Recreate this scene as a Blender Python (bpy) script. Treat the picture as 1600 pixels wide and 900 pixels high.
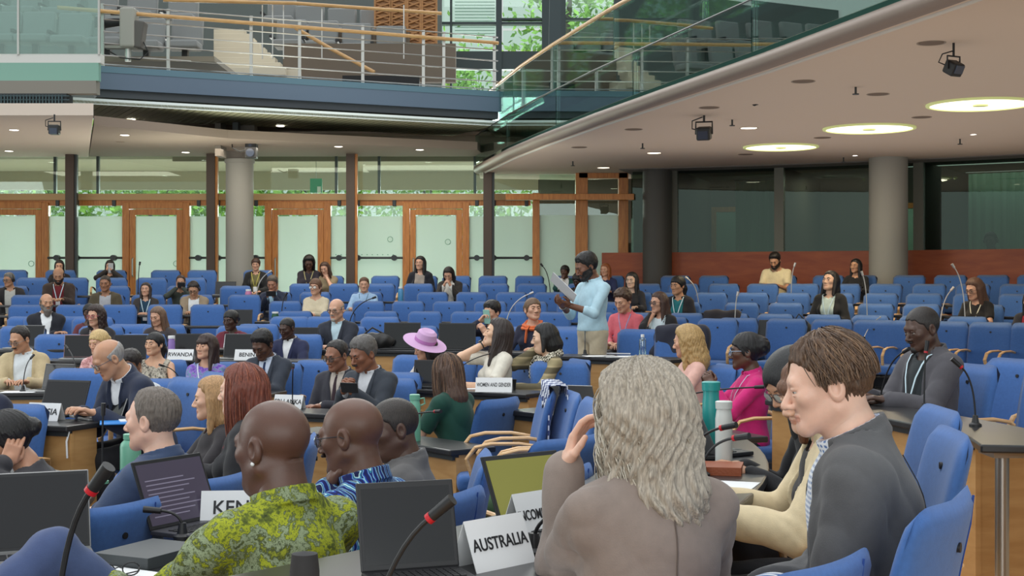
import bpy, math, random
import numpy as np
from mathutils import Vector, Matrix
random.seed(7)
for _o in list(bpy.data.objects): bpy.data.objects.remove(_o)
SC = bpy.context.scene
COL = SC.collection
PI = math.pi
FPX, YH, EYE = 2200.0, 440.0, 1.4      # focal length in pixels, horizon line, eye height above the front floor
OX, OY = -3.6, 6.0                     # centre of the round chamber

# ---------------------------------------------------------------- camera, light, exposure
cam_data = bpy.data.cameras.new('camera')
cam_data.sensor_fit = 'HORIZONTAL'; cam_data.sensor_width = 36.0
cam_data.lens = 36.0*FPX/1600.0
cam_data.shift_x = 0.0
cam_data.shift_y = -(450.0-YH)/1600.0
cam_data.clip_start = 0.05; cam_data.clip_end = 400
cam = bpy.data.objects.new('camera', cam_data); COL.objects.link(cam)
cam.location = (0, 0, EYE); cam.rotation_euler = (PI/2, 0, 0)
SC.camera = cam
SC.view_settings.view_transform = 'Standard'
SC.view_settings.look = 'None'
SC.view_settings.exposure = 0.0
SC.view_settings.gamma = 1.0
SC.view_settings.use_curve_mapping = False

world = bpy.data.worlds.new('overcast_sky'); SC.world = world; world.use_nodes = True
_wn = world.node_tree.nodes; _wl = world.node_tree.links
for n in list(_wn): _wn.remove(n)
_out = _wn.new('ShaderNodeOutputWorld'); _bg = _wn.new('ShaderNodeBackground')
_tc = _wn.new('ShaderNodeTexCoord'); _sx = _wn.new('ShaderNodeSeparateXYZ'); _cr = _wn.new('ShaderNodeValToRGB')
_wl.new(_tc.outputs['Generated'], _sx.inputs[0]); _wl.new(_sx.outputs['Z'], _cr.inputs[0])
_cr.color_ramp.elements[0].position = 0.0; _cr.color_ramp.elements[0].color = (0.62, 0.72, 0.66, 1)
_cr.color_ramp.elements[1].position = 0.5; _cr.color_ramp.elements[1].color = (0.92, 0.97, 1.0, 1)
_wl.new(_cr.outputs[0], _bg.inputs[0]); _bg.inputs[1].default_value = 0.88
_wl.new(_bg.outputs[0], _out.inputs[0])
def area_light(name, loc, size, sizey, power, color=(1,1,1), rot=(0,0,0)):
    l = bpy.data.lights.new(name, 'AREA'); l.shape = 'RECTANGLE'; l.size = size; l.size_y = sizey
    l.energy = power; l.color = color
    o = bpy.data.objects.new(name, l); COL.objects.link(o); o.location = loc; o.rotation_euler = rot
    return o
# the chamber's glass roof lets daylight down on the seats: a wide soft source high over the hall
area_light('roof_daylight', (-2.5, 9, 13), 14, 16, 1100, (0.97, 0.99, 1.0))

# unseen warm lamps facing up, added to brighten the soffits under the balconies
area_light('soffit_fill_right', (4.6, 15.5, 2.0), 7, 13, 120, (1, .86, .70), (PI, 0, 0))
area_light('soffit_fill_left', (-5.0, 22.3, 2.1), 11, 5, 75, (1, .86, .70), (PI, 0, 0))
# unseen lamps at the glass facades left and behind, added to brighten the ceilings
area_light('left_facade_fill', (-15, 9, 2.6), 16, 5, 900, (0.98, 1.0, 1.0), (0, -PI/2-.25, 0))
area_light('rear_facade_fill', (-1, -7, 2.8), 16, 5, 700, (0.98, 1.0, 1.0), (PI/2+.25, 0, 0))

# ---------------------------------------------------------------- tagging and mesh helpers
def tag(o, label=None, cat=None, group=None, kind=None):
    if label: o['label'] = label
    if cat: o['category'] = cat
    if group: o['group'] = group
    if kind: o['kind'] = kind
    return o
def thing(name, label, cat, loc=(0,0,0), rotz=0.0, group=None, scale=1.0):
    o = bpy.data.objects.new(name, None); COL.objects.link(o)
    o.location = loc; o.rotation_euler = (0, 0, rotz); o.scale = (scale,)*3
    o.empty_display_size = 0.1
    return tag(o, label, cat, group)
def mesh_obj(name, verts, faces, mats, parent=None, mi=None, smooth=True, auto=None):
    me = bpy.data.meshes.new(name)
    verts = np.asarray(verts, dtype=np.float32).reshape(-1, 3)
    if isinstance(faces, np.ndarray) and faces.ndim == 2:
        nf, k = faces.shape
        me.vertices.add(len(verts)); me.vertices.foreach_set('co', verts.ravel())
        me.loops.add(nf*k); me.loops.foreach_set('vertex_index', faces.astype(np.int32).ravel())
        me.polygons.add(nf); me.polygons.foreach_set('loop_start', (np.arange(nf)*k).astype(np.int32))
        me.update(calc_edges=True); me.validate()
    else:
        me.from_pydata([tuple(map(float, v)) for v in verts], [], [tuple(int(i) for i in f) for f in faces])
        me.update()
    if not isinstance(mats, (list, tuple)): mats = [mats]
    for m in mats: me.materials.append(m)
    if mi is not None and len(me.polygons) == len(mi):
        me.polygons.foreach_set('material_index', np.asarray(mi, dtype=np.int32))
    if smooth: me.polygons.foreach_set('use_smooth', np.ones(len(me.polygons), dtype=bool))
    o = bpy.data.objects.new(name, me); COL.objects.link(o)
    if parent is not None: o.parent = parent
    if auto is not None:
        try: me.set_sharp_from_angle(angle=auto)
        except Exception: pass
    return o

class MB:
    """collects shapes and links them as ONE mesh object"""
    def __init__(s): s.v = []; s.f = []; s.m = []
    def add(s, vs, fs, mi=0):
        b = len(s.v); s.v += [tuple(v) for v in vs]
        for f in fs: s.f.append(tuple(b+i for i in f)); s.m.append(mi)
        return s
    def box(s, c, size, rz=0.0, mi=0, rx=0.0, ry=0.0):
        x, y, z = size[0]/2, size[1]/2, size[2]/2
        R = Matrix.Rotation(rz, 3, 'Z') @ Matrix.Rotation(ry, 3, 'Y') @ Matrix.Rotation(rx, 3, 'X')
        vs = [Vector(c) + R @ Vector((sx*x, sy*y, sz*z)) for sz in (-1,1) for sy in (-1,1) for sx in (-1,1)]
        fs = [(0,2,3,1),(4,5,7,6),(0,1,5,4),(2,6,7,3),(0,4,6,2),(1,3,7,5)]
        return s.add(vs, fs, mi)
    def bar(s, a, b, w, h=None, mi=0):
        """box from a to b, w wide, h thick"""
        a = Vector(a); b = Vector(b); d = b-a; L = d.length
        if L < 1e-6: return s
        h = h or w; y = d/L; up = Vector((0,0,1)) if abs(y.z) < .95 else Vector((1,0,0))
        x = y.cross(up).normalized(); z = x.cross(y)
        vs = [p + x*sx*w/2 + z*sz*h/2 for p in (a, b) for sz in (-1,1) for sx in (-1,1)]
        return s.add(vs, [(0,1,3,2),(4,6,7,5),(0,4,5,1),(2,3,7,6),(0,2,6,4),(1,5,7,3)], mi)
    def tube(s, pts, r, n=8, mi=0, flat=1.0, cap=True):
        pts = [Vector(p) for p in pts]; rs = r if hasattr(r, '__len__') else [r]*len(pts)
        vs = []; up = Vector((0,0,1)); px = None
        for i, p in enumerate(pts):
            d = (pts[min(i+1, len(pts)-1)] - pts[max(i-1, 0)])
            if d.length < 1e-9: d = Vector((0,0,1))
            d.normalize()
            if px is None:
                u = up if abs(d.z) < .9 else Vector((1,0,0))
                px = d.cross(u).normalized()
            else:
                px = (px - d*px.dot(d))
                px = px.normalized() if px.length > 1e-6 else d.orthogonal().normalized()
            py = d.cross(px)
            for k in range(n):
                a = 2*PI*k/n
                vs.append(p + px*math.cos(a)*rs[i] + py*math.sin(a)*rs[i]*flat)
        fs = []
        for i in range(len(pts)-1):
            for k in range(n):
                a = i*n+k; b = i*n+(k+1) % n
                fs.append((a, b, b+n, a+n))
        if cap:
            fs.append(tuple(reversed(range(n)))); fs.append(tuple(range((len(pts)-1)*n, len(pts)*n)))
        return s.add(vs, fs, mi)
    def cyl(s, a, b, r, n=12, mi=0, r2=None): return s.tube([a, b], [r, r if r2 is None else r2], n, mi)
    def lathe(s, prof, c=(0,0,0), n=24, mi=0):
        vs = []; 
        for r, z in prof:
            for k in range(n):
                a = 2*PI*k/n; vs.append((c[0]+r*math.cos(a), c[1]+r*math.sin(a), c[2]+z))
        fs = []
        for i in range(len(prof)-1):
            for k in range(n):
                a = i*n+k; b = i*n+(k+1) % n; fs.append((a, b, b+n, a+n))
        fs.append(tuple(reversed(range(n)))); fs.append(tuple(range((len(prof)-1)*n, len(prof)*n)))
        return s.add(vs, fs, mi)
    def ball(s, c, r, n=10, mi=0, rr=(1,1,1)):
        vs = []; m = max(5, n//2+1)
        for i in range(1, m):
            t = PI*i/m
            for k in range(n):
                a = 2*PI*k/n; vs.append((c[0]+r*rr[0]*math.sin(t)*math.cos(a), c[1]+r*rr[1]*math.sin(t)*math.sin(a), c[2]+r*rr[2]*math.cos(t)))
        fs = []
        for i in range(m-2):
            for k in range(n):
                a = i*n+k; b = i*n+(k+1) % n; fs.append((a, a+n, b+n, b))
        T = len(vs); vs.append((c[0], c[1], c[2]+r*rr[2])); vs.append((c[0], c[1], c[2]-r*rr[2]))
        for k in range(n):
            fs.append((T, k, (k+1) % n)); fs.append((T+1, (m-2)*n+(k+1) % n, (m-2)*n+k))
        return s.add(vs, fs, mi)
    def prism(s, poly, a, b, axis='z', mi=0):
        """polygon of (u,v) pushed from a to b along the axis: z -> (u,v,t); y -> (u,t,v); x -> (t,u,v)"""
        def P(u, v, t): return (u, v, t) if axis == 'z' else ((u, t, v) if axis == 'y' else (t, u, v))
        n = len(poly)
        vs = [P(u, v, a) for u, v in poly] + [P(u, v, b) for u, v in poly]
        fs = [tuple(reversed(range(n))), tuple(range(n, 2*n))] + [(i, (i+1) % n, n+(i+1) % n, n+i) for i in range(n)]
        return s.add(vs, fs, mi)
    def arc(s, r0, r1, a0, a1, z0, z1, n=24, c=(OX, OY), mi=0):
        """ring sector slab about the chamber's centre, angles in radians"""
        vs = []
        for i in range(n+1):
            a = a0+(a1-a0)*i/n; ca, sa = math.cos(a), math.sin(a)
            for r, z in ((r0,z0),(r1,z0),(r1,z1),(r0,z1)): vs.append((c[0]+r*ca, c[1]+r*sa, z))
        fs = [(0,1,2,3), (n*4+3, n*4+2, n*4+1, n*4)]
        for i in range(n):
            for k in range(4):
                a = i*4+k; b = i*4+(k+1) % 4; fs.append((b, a, a+4, b+4))
        return s.add(vs, fs, mi)
    def strip(s, pts, w, z0, z1, mi=0):
        """slab following a plan polyline: pts [(x,y)] is one edge, the other lies w to the left"""
        n = len(pts); L = []
        for i, p in enumerate(pts):
            q0 = Vector(pts[max(i-1,0)]); q1 = Vector(pts[min(i+1,n-1)]); d = (q1-q0).normalized()
            nn = Vector((-d.y, d.x)); L.append((Vector(p)+nn*w))
        vs = []
        for i in range(n):
            a = pts[i]; b = L[i]
            vs += [(a[0],a[1],z0),(b[0],b[1],z0),(b[0],b[1],z1),(a[0],a[1],z1)]
        fs = [(0,3,2,1), (n*4-4, n*4-3, n*4-2, n*4-1)]
        for i in range(n-1):
            for k in range(4):
                a = i*4+k; b = i*4+(k+1) % 4; fs.append((a, b, b+4, a+4))
        return s.add(vs, fs, mi)
    def obj(s, name, mats, parent=None, smooth=False, bevel=0.0, auto=0.6, seg=2, loc=None, rotz=None):
        o = mesh_obj(name, s.v, s.f, mats, parent, s.m, smooth, auto if smooth else None)
        if bevel:
            m = o.modifiers.new('bevel', 'BEVEL'); m.width = bevel; m.segments = seg; m.limit_method = 'ANGLE'
        if loc is not None: o.location = loc
        if rotz is not None: o.rotation_euler = (0, 0, rotz)
        return o
def struct(o): o['kind'] = 'structure'; return o
def copy_tree(o, parent=None):
    c = o.copy(); COL.objects.link(c)
    if parent is not None: c.parent = parent
    for ch in list(o.children): copy_tree(ch, c)
    return c
def px(x, y=None, Y=10.0):
    """point seen at column x (and row y) of the photograph, Y metres ahead"""
    X = (x-800.0)/FPX*Y
    return (X, Y) if y is None else (X, Y, EYE - (y-YH)/FPX*Y)
def on_ring(x, r):
    """where the sight line through column x meets the ring of radius r on its far side"""
    k = (x-800.0)/FPX
    a = k*k+1; b = -2*(k*OX+OY); c = OX*OX+OY*OY-r*r
    Y = (-b+math.sqrt(b*b-4*a*c))/(2*a)
    return k*Y, Y
def face_centre(x, y): return math.atan2(OY-y, OX-x) - PI/2      # rotz that turns local +Y to the chamber's centre

# ---------------------------------------------------------------- materials
MATS = {}
def _base(name):
    m = bpy.data.materials.new(name); m.use_nodes = True
    nt = m.node_tree; b = nt.nodes['Principled BSDF']
    return m, nt, b
def mat(name, col, rough=.5, metal=0.0, spec=None, noise=0.0, nscale=30.0, bump=0.0, bscale=200.0, emit=None, es=1.0, sheen=0.0, coat=0.0, stretch=None, alpha=None, sub=0.0):
    if name in MATS: return MATS[name]
    m, nt, b = _base(name); N = nt.nodes; L = nt.links
    b.inputs['Base Color'].default_value = (*col, 1); b.inputs['Roughness'].default_value = rough; b.inputs['Metallic'].default_value = metal
    if spec is not None: b.inputs['Specular IOR Level'].default_value = spec
    if sheen: b.inputs['Sheen Weight'].default_value = sheen
    if coat: b.inputs['Coat Weight'].default_value = coat
    if sub:
        b.inputs['Subsurface Weight'].default_value = sub; b.inputs['Subsurface Radius'].default_value = (.02,.008,.005); b.inputs['Subsurface Scale'].default_value = .5
    if noise or bump:
        tc = N.new('ShaderNodeTexCoord'); mp = N.new('ShaderNodeMapping'); L.new(tc.outputs['Object'], mp.inputs[0])
        if stretch: mp.inputs['Scale'].default_value = stretch
    if noise:
        nz = N.new('ShaderNodeTexNoise'); nz.inputs['Scale'].default_value = nscale; nz.inputs['Detail'].default_value = 4
        L.new(mp.outputs[0], nz.inputs['Vector'])
        r = N.new('ShaderNodeValToRGB')
        r.color_ramp.elements[0].position = .3; r.color_ramp.elements[1].position = .7
        r.color_ramp.elements[0].color = (*[max(0, c*(1-noise)) for c in col], 1)
        r.color_ramp.elements[1].color = (*[min(1, c*(1+noise)) for c in col], 1)
        L.new(nz.outputs['Fac'], r.inputs[0]); L.new(r.outputs[0], b.inputs['Base Color'])
    if bump:
        nb = N.new('ShaderNodeTexNoise'); nb.inputs['Scale'].default_value = bscale; nb.inputs['Detail'].default_value = 3
        L.new(mp.outputs[0], nb.inputs['Vector'])
        bp = N.new('ShaderNodeBump'); bp.inputs['Strength'].default_value = bump; bp.inputs['Distance'].default_value = .004
        L.new(nb.outputs['Fac'], bp.inputs['Height']); L.new(bp.outputs[0], b.inputs['Normal'])
    if emit is not None:
        b.inputs['Emission Color'].default_value = (*emit, 1); b.inputs['Emission Strength'].default_value = es
    MATS[name] = m; return m
def glass_mat(name, tint=(.8,.93,.9), refl=.12, rough=0.0, haze=0.0, hcol=(.7,.8,.75)):
    """thin pane: mostly clear, mirrors by Fresnel, tinted"""
    if name in MATS: return MATS[name]
    m, nt, b = _base(name); N = nt.nodes; L = nt.links; N.remove(b)
    out = N['Material Output']; tr = N.new('ShaderNodeBsdfTransparent'); tr.inputs[0].default_value = (*tint, 1)
    gl = N.new('ShaderNodeBsdfGlossy'); gl.inputs['Roughness'].default_value = rough; gl.inputs[0].default_value = (.9,1,.97,1)
    lw = N.new('ShaderNodeLayerWeight'); lw.inputs[0].default_value = .25
    mu = N.new('ShaderNodeMath'); mu.operation = 'MULTIPLY_ADD'; mu.inputs[1].default_value = .7; mu.inputs[2].default_value = refl; mu.use_clamp = True
    L.new(lw.outputs['Fresnel'], mu.inputs[0])
    mx = N.new('ShaderNodeMixShader'); L.new(mu.outputs[0], mx.inputs[0]); L.new(tr.outputs[0], mx.inputs[1]); L.new(gl.outputs[0], mx.inputs[2])
    last = mx
    if haze:
        df = N.new('ShaderNodeBsdfDiffuse'); df.inputs[0].default_value = (*hcol, 1)
        tl = N.new('ShaderNodeBsdfTranslucent'); tl.inputs[0].default_value = (*hcol, 1)
        m1 = N.new('ShaderNodeMixShader'); m1.inputs[0].default_value = .6; L.new(df.outputs[0], m1.inputs[1]); L.new(tl.outputs[0], m1.inputs[2])
        m2 = N.new('ShaderNodeMixShader'); m2.inputs[0].default_value = haze
        L.new(mx.outputs[0], m2.inputs[1]); L.new(m1.outputs[0], m2.inputs[2]); last = m2
    L.new(last.outputs[0], out.inputs[0])
    MATS[name] = m; return m
def wood_mat(name, c1, c2, scale=6.0, rough=.4, axis=(1,1,12)):
    if name in MATS: return MATS[name]
    m, nt, b = _base(name); N = nt.nodes; L = nt.links
    tc = N.new('ShaderNodeTexCoord'); mp = N.new('ShaderNodeMapping'); mp.inputs['Scale'].default_value = axis
    nz = N.new('ShaderNodeTexNoise'); nz.inputs['Scale'].default_value = scale; nz.inputs['Detail'].default_value = 6; nz.inputs['Distortion'].default_value = .6
    r = N.new('ShaderNodeValToRGB'); r.color_ramp.elements[0].color = (*c1, 1); r.color_ramp.elements[1].color = (*c2, 1)
    r.color_ramp.elements[0].position = .32; r.color_ramp.elements[1].position = .68
    L.new(tc.outputs['Object'], mp.inputs[0]); L.new(mp.outputs[0], nz.inputs['Vector']); L.new(nz.outputs['Fac'], r.inputs[0]); L.new(r.outputs[0], b.inputs['Base Color'])
    b.inputs['Roughness'].default_value = rough
    MATS[name] = m; return m
def pattern_mat(name, kind, cols, scale=20.0, rough=.85, bump=.0):
    """cloth prints: 'voronoi', 'plaid', 'check', 'stripe', 'blotch', 'strip_print'"""
    if name in MATS: return MATS[name]
    m, nt, b = _base(name); N = nt.nodes; L = nt.links
    tc = N.new('ShaderNodeTexCoord'); mp = N.new('ShaderNodeMapping'); L.new(tc.outputs['Object'], mp.inputs[0])
    r = N.new('ShaderNodeValToRGB'); r.color_ramp.interpolation = 'CONSTANT' if kind in ('voronoi','check','print') else 'LINEAR'
    if kind == 'blotch':
        t = N.new('ShaderNodeTexNoise'); t.inputs['Scale'].default_value = scale; t.inputs['Detail'].default_value = 9; t.inputs['Roughness'].default_value = .74; t.inputs['Distortion'].default_value = .25; src = t.outputs['Fac']
    elif kind == 'voronoi':
        t = N.new('ShaderNodeTexVoronoi'); t.inputs['Scale'].default_value = scale; sp = N.new('ShaderNodeSeparateColor'); L.new(t.outputs['Color'], sp.inputs[0]); src = sp.outputs[0]
    elif kind == 'print':
        t = N.new('ShaderNodeTexVoronoi'); t.inputs['Scale'].default_value = scale; t.feature = 'F1'
        w = N.new('ShaderNodeTexWave'); w.inputs['Scale'].default_value = scale*1.3; w.inputs['Distortion'].default_value = 4; w.inputs['Detail'].default_value = 2
        a = N.new('ShaderNodeMath'); a.operation = 'MULTIPLY'; L.new(t.outputs['Distance'], a.inputs[0]); L.new(w.outputs['Fac'], a.inputs[1]); src = a.outputs[0]
        L.new(mp.outputs[0], w.inputs['Vector'])
    elif kind == 'check':
        t = N.new('ShaderNodeTexChecker'); t.inputs['Scale'].default_value = scale; src = t.outputs['Fac']
    elif kind in ('stripe',):
        t = N.new('ShaderNodeTexWave'); t.bands_direction = 'Z'; t.inputs['Scale'].default_value = scale; t.inputs['Distortion'].default_value = .4; src = t.outputs['Fac']
    elif kind == 'plaid':
        t = N.new('ShaderNodeTexWave'); t.bands_direction = 'Z'; t.inputs['Scale'].default_value = scale
        w = N.new('ShaderNodeTexWave'); w.bands_direction = 'X'; w.inputs['Scale'].default_value = scale; L.new(mp.outputs[0], w.inputs['Vector'])
        a = N.new('ShaderNodeMath'); a.operation = 'MULTIPLY'; L.new(t.outputs['Fac'], a.inputs[0]); L.new(w.outputs['Fac'], a.inputs[1]); src = a.outputs[0]
    L.new(mp.outputs[0], t.inputs['Vector'])
    L.new(src, r.inputs[0])
    els = r.color_ramp.elements
    while len(els) < len(cols): els.new(.5)
    for i, (p, c) in enumerate(cols): els[i].position = p; els[i].color = (*c, 1)
    L.new(r.outputs[0], b.inputs['Base Color']); b.inputs['Roughness'].default_value = rough
    MATS[name] = m; return m

def s2l(r, g, b):
    f = lambda c: (c/255/12.92) if c/255 <= .04045 else ((c/255+.055)/1.055)**2.4
    return (f(r), f(g), f(b))
M_blue = mat('blue_upholstery', s2l(58,99,161), .85, noise=.07, nscale=60, bump=.25, bscale=500, sheen=.15)
M_bluedk = mat('blue_piping', s2l(40,72,140), .85)
M_armwood = wood_mat('bent_beech', s2l(196,150,100), s2l(222,182,132), 8)
M_black = mat('black_plastic', (.012,.012,.014), .45)
M_blackmatt = mat('matt_black', (.02,.02,.022), .8)
M_desktop = mat('dark_desk_top', s2l(44,44,46), .28, noise=.15, nscale=4)
M_deskwood = wood_mat('light_maple_panel', s2l(188,140,84), s2l(206,160,104), 3, .45, (1,1,6))
M_doorwood = wood_mat('orange_oak', s2l(176,106,42), s2l(204,134,62), 5, .4, (6,6,.7))
M_redwood = wood_mat('red_brown_veneer', s2l(140,60,26), s2l(162,80,38), 2, .45, (1,1,5))
M_lattice = wood_mat('lattice_oak', s2l(150,98,48), s2l(178,124,66), 5)
M_rail = wood_mat('beech_rail', s2l(184,140,88), s2l(206,164,110), 6)
M_steel = mat('brushed_steel', (.46,.45,.43), .35, 1.0)
M_steeldk = mat('dark_steel', s2l(62,66,68), .45, .4)
M_white = mat('white_paper', (.82,.83,.84), .8)
M_red = mat('red_ring', (.5,.01,.02), .4)
M_floorwood = wood_mat('beech_floor', s2l(176,132,80), s2l(204,160,104), 4, .4, (8,1,1))
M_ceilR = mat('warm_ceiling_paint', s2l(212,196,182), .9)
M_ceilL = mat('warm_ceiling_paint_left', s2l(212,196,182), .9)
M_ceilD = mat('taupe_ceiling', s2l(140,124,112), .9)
M_colgrey = mat('grey_column_paint', s2l(150,148,142), .6)
# ---------------------------------------------------------------- surfaces from distance fields
F32 = np.float32
def A(*v): return np.array(v, dtype=F32)
def _len(a): return np.sqrt((a*a).sum(-1))
def cap(p, a, b, r1, r2=None):
    a = np.asarray(a, F32); b = np.asarray(b, F32); ba = b-a
    if r2 is None: r2 = r1
    q = p-a; h = np.clip((q@ba)/F32(max(ba@ba, 1e-9)), 0, 1)
    return _len(q-h[:, None]*ba)-(r1+(r2-r1)*h)
def ell(p, c, r):
    q = (p-np.asarray(c, F32))/np.asarray(r, F32); k0 = _len(q); k1 = _len(q/np.asarray(r, F32))
    return k0*(k0-1)/np.maximum(k1, 1e-6)
def rbox(p, c, h, r):
    q = np.abs(p-np.asarray(c, F32))-(np.asarray(h, F32)-r)
    return _len(np.maximum(q, 0))+np.minimum(q.max(-1), 0)-r
def smin(a, b, k):
    h = np.clip(.5+.5*(b-a)/k, 0, 1); return b+(a-b)*h-k*h*(1-h)
def smax(a, b, k): return -smin(-a, -b, k)
def net(fn, lo, hi, v, fine=1.7):
    """closed surface of fn = 0 inside the box lo..hi with step v (naive surface nets, evaluated only near the surface)"""
    lo = np.asarray(lo, F32); hi = np.asarray(hi, F32); B = 4
    nb = np.maximum(np.ceil((hi-lo)/(v*B)).astype(int), 1); n = nb*B
    g = [lo[i]+(np.arange(nb[i])*B+(B-1)/2)*v for i in range(3)]
    cc = np.stack(np.meshgrid(*g, indexing='ij'), -1).reshape(-1, 3).astype(F32)
    dc = fn(cc).astype(F32)
    V = np.repeat(np.repeat(np.repeat(dc.reshape(nb), B, 0), B, 1), B, 2)
    act = np.nonzero(np.abs(dc) < B*v*.87*fine)[0]
    if len(act) == 0: return np.zeros((0,3), F32), np.zeros((0,4), int)
    bi = np.stack(np.unravel_index(act, nb), -1)*B
    off = np.stack(np.meshgrid(*[np.arange(B)]*3, indexing='ij'), -1).reshape(-1, 3)
    idx = (bi[:, None, :]+off[None]).reshape(-1, 3)
    P = (lo+idx*F32(v)).astype(F32)
    out = np.empty(len(P), F32)
    for s in range(0, len(P), 200000): out[s:s+200000] = fn(P[s:s+200000])
    V[idx[:, 0], idx[:, 1], idx[:, 2]] = out
    V[0] = V[-1] = 1; V[:, 0] = V[:, -1] = 1; V[:, :, 0] = V[:, :, -1] = 1
    neg = V < 0
    c = [neg[i:n[0]-1+i, j:n[1]-1+j, k:n[2]-1+k] for i in (0,1) for j in (0,1) for k in (0,1)]
    s = sum(x.astype(np.int8) for x in c); on = (s > 0) & (s < 8)
    cid = -np.ones(on.shape, np.int64); ijk = np.stack(np.nonzero(on), -1); cid[on] = np.arange(len(ijk))
    acc = np.zeros((len(ijk), 3), F32); cnt = np.zeros(len(ijk), F32)
    def val(o): return V[ijk[:, 0]+o[0], ijk[:, 1]+o[1], ijk[:, 2]+o[2]]
    for ax in range(3):
        o1, o2 = [x for x in range(3) if x != ax]
        for a in (0,1):
            for b in (0,1):
                p0 = [0,0,0]; p0[o1] = a; p0[o2] = b; p1 = list(p0); p1[ax] = 1
                v0 = val(p0); v1 = val(p1); m = (v0 < 0) != (v1 < 0)
                t = v0[m]/(v0[m]-v1[m]); q = np.tile(np.array(p0, F32), (m.sum(), 1)); q[:, ax] += t
                acc[m] += q; cnt[m] += 1
    verts = lo+(ijk+acc/cnt[:, None])*F32(v)
    faces = []
    for ax in range(3):
        o1, o2 = [(1,2),(2,0),(0,1)][ax]
        sl0 = [slice(None)]*3; sl1 = [slice(None)]*3; sl0[ax] = slice(0, n[ax]-1); sl1[ax] = slice(1, n[ax])
        e = neg[tuple(sl0)] != neg[tuple(sl1)]
        I = np.stack(np.nonzero(e), -1)
        I = I[(I[:, o1] > 0) & (I[:, o2] > 0) & (I[:, o1] < n[o1]-1) & (I[:, o2] < n[o2]-1)]
        fl = neg[I[:, 0], I[:, 1], I[:, 2]]
        def cell(d1, d2):
            J = I.copy(); J[:, o1] -= d1; J[:, o2] -= d2; return cid[J[:, 0], J[:, 1], J[:, 2]]
        q = np.stack([cell(1,1), cell(0,1), cell(0,0), cell(1,0)], -1)
        q[~fl] = q[~fl][:, ::-1]; faces.append(q)
    faces = np.concatenate(faces); faces = faces[(faces >= 0).all(1)]
    return verts.astype(F32), faces
def join(parts):
    vs, fs, ms, b = [], [], [], 0
    for v, f, m in parts:
        if len(v) == 0: continue
        vs.append(v); fs.append(f+b); b += len(v)
        ms.append(m if hasattr(m, '__len__') else np.full(len(f), m, int))
    return np.concatenate(vs), np.concatenate(fs), np.concatenate(ms)
def uvball(c, r, n=10):
    """quad-only small ball"""
    vs, fs = [], []
    m = n//2+1
    for i in range(m+1):
        t = PI*i/m
        for k in range(n): a = 2*PI*k/n; vs.append((c[0]+r*math.sin(t)*math.cos(a), c[1]+r*math.sin(t)*math.sin(a), c[2]+r*math.cos(t)))
    for i in range(m):
        for k in range(n): fs.append((i*n+k, (i+1)*n+k, (i+1)*n+(k+1) % n, i*n+(k+1) % n))
    return np.array(vs, F32), np.array(fs)
def rot(yaw=0, pitch=0, roll=0):
    """turn left by yaw, look down by pitch, tip to its right by roll (degrees)"""
    return np.array(Matrix.Rotation(math.radians(yaw), 3, 'Z') @ Matrix.Rotation(-math.radians(pitch), 3, 'X') @ Matrix.Rotation(math.radians(roll), 3, 'Y'), dtype=F32)

# ---- head in its own frame: +Y face, +Z up
def head_field(h, fem=False, fat=0.0, chin=1.0):
    w = 1+fat*.12; j = .92 if fem else 1.0
    d = ell(h, (0,-.014,.032), (.077,.099,.087))
    d = smin(d, ell(h, (0,.022,-.03), (.060*w,.070,.078)), .03)
    for s in (-1,1):
        d = smin(d, cap(h, (s*.054*j*w,-.006,-.052), (s*.020*j,.066*chin,-.090), .019, .016), .03)
        d = smin(d, ell(h, (s*.041,.060,-.014), (.022,.022,.020)), .02)
    d = smin(d, ell(h, (0,.071*chin,-.094), (.024*j,.020,.020)), .018)
    if fat > .3: d = smin(d, ell(h, (0,.025,-.105), (.052,.05,.035)), .03)
    d = smin(d, cap(h, (-.032,.078,.024), (.032,.078,.024), .012 if fem else .0145), .016)
    for s in (-1,1):
        d = smax(d, -ell(h, (s*.031,.098,.004), (.017,.014,.0115)), .012)
        d = smin(d, ell(h, (s*.031,.078,.0105), (.0158,.0155,.0075)), .003)      # upper lid
        d = smin(d, ell(h, (s*.031,.078,-.005), (.0150,.0138,.0050)), .003)     # lower lid
    nl = .112 if not fem else .108
    d = smin(d, cap(h, (0,.084,.014), (0,nl-.002,-.026), .0065, .0105), .009)
    d = smin(d, ell(h, (0,nl-.003,-.031), (.0125,.012,.0095)), .006)
    for s in (-1,1): d = smin(d, ell(h, (s*.0125,.097,-.034), (.0085,.011,.0075)), .005)
    d = smin(d, ell(h, (0,.083,-.059), (.024,.0115,.0060)), .006)
    d = smin(d, ell(h, (0,.082,-.069), (.020,.0112,.0065)), .005)
    d = smax(d, -cap(h, (-.021,.0955,-.0635), (.021,.0955,-.0635), .0022), .003)
    for s in (-1,1):
        e = smax(ell(h, (s*.079,-.012,-.004), (.012,.021,.033)), -ell(h, (s*.091,-.008,-.000), (.010,.012,.021)), .004)
        d = smin(d, e, .006)
    return d
def skull(h):
    return smin(ell(h, (0,-.014,.032), (.077,.099,.087)), ell(h, (0,.015,-.035), (.066,.072,.080)), .03)
def hn(h, f=1.0, seed=0.0):
    """lumpy noise for hair, about -1..1"""
    x, y, z = h[:, 0]*f, h[:, 1]*f, h[:, 2]*f
    return (np.sin(61*x+17*y+seed+2*np.sin(43*z)) + np.sin(53*y-29*z+1.7*seed+2*np.sin(37*x)) + np.sin(71*z+23*x+2*np.sin(59*y)))/3
def strands(h, amp, fr=46.0, wave=1.0, seed=0.0):
    a = np.arctan2(h[:, 0], -h[:, 1]-.01)
    return amp*(np.sin(fr*a+wave*6*np.sin(18*h[:, 2]+seed))*.6+np.sin(fr*.43*a+2+wave*3*np.sin(31*h[:, 2]))*.4)
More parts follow.
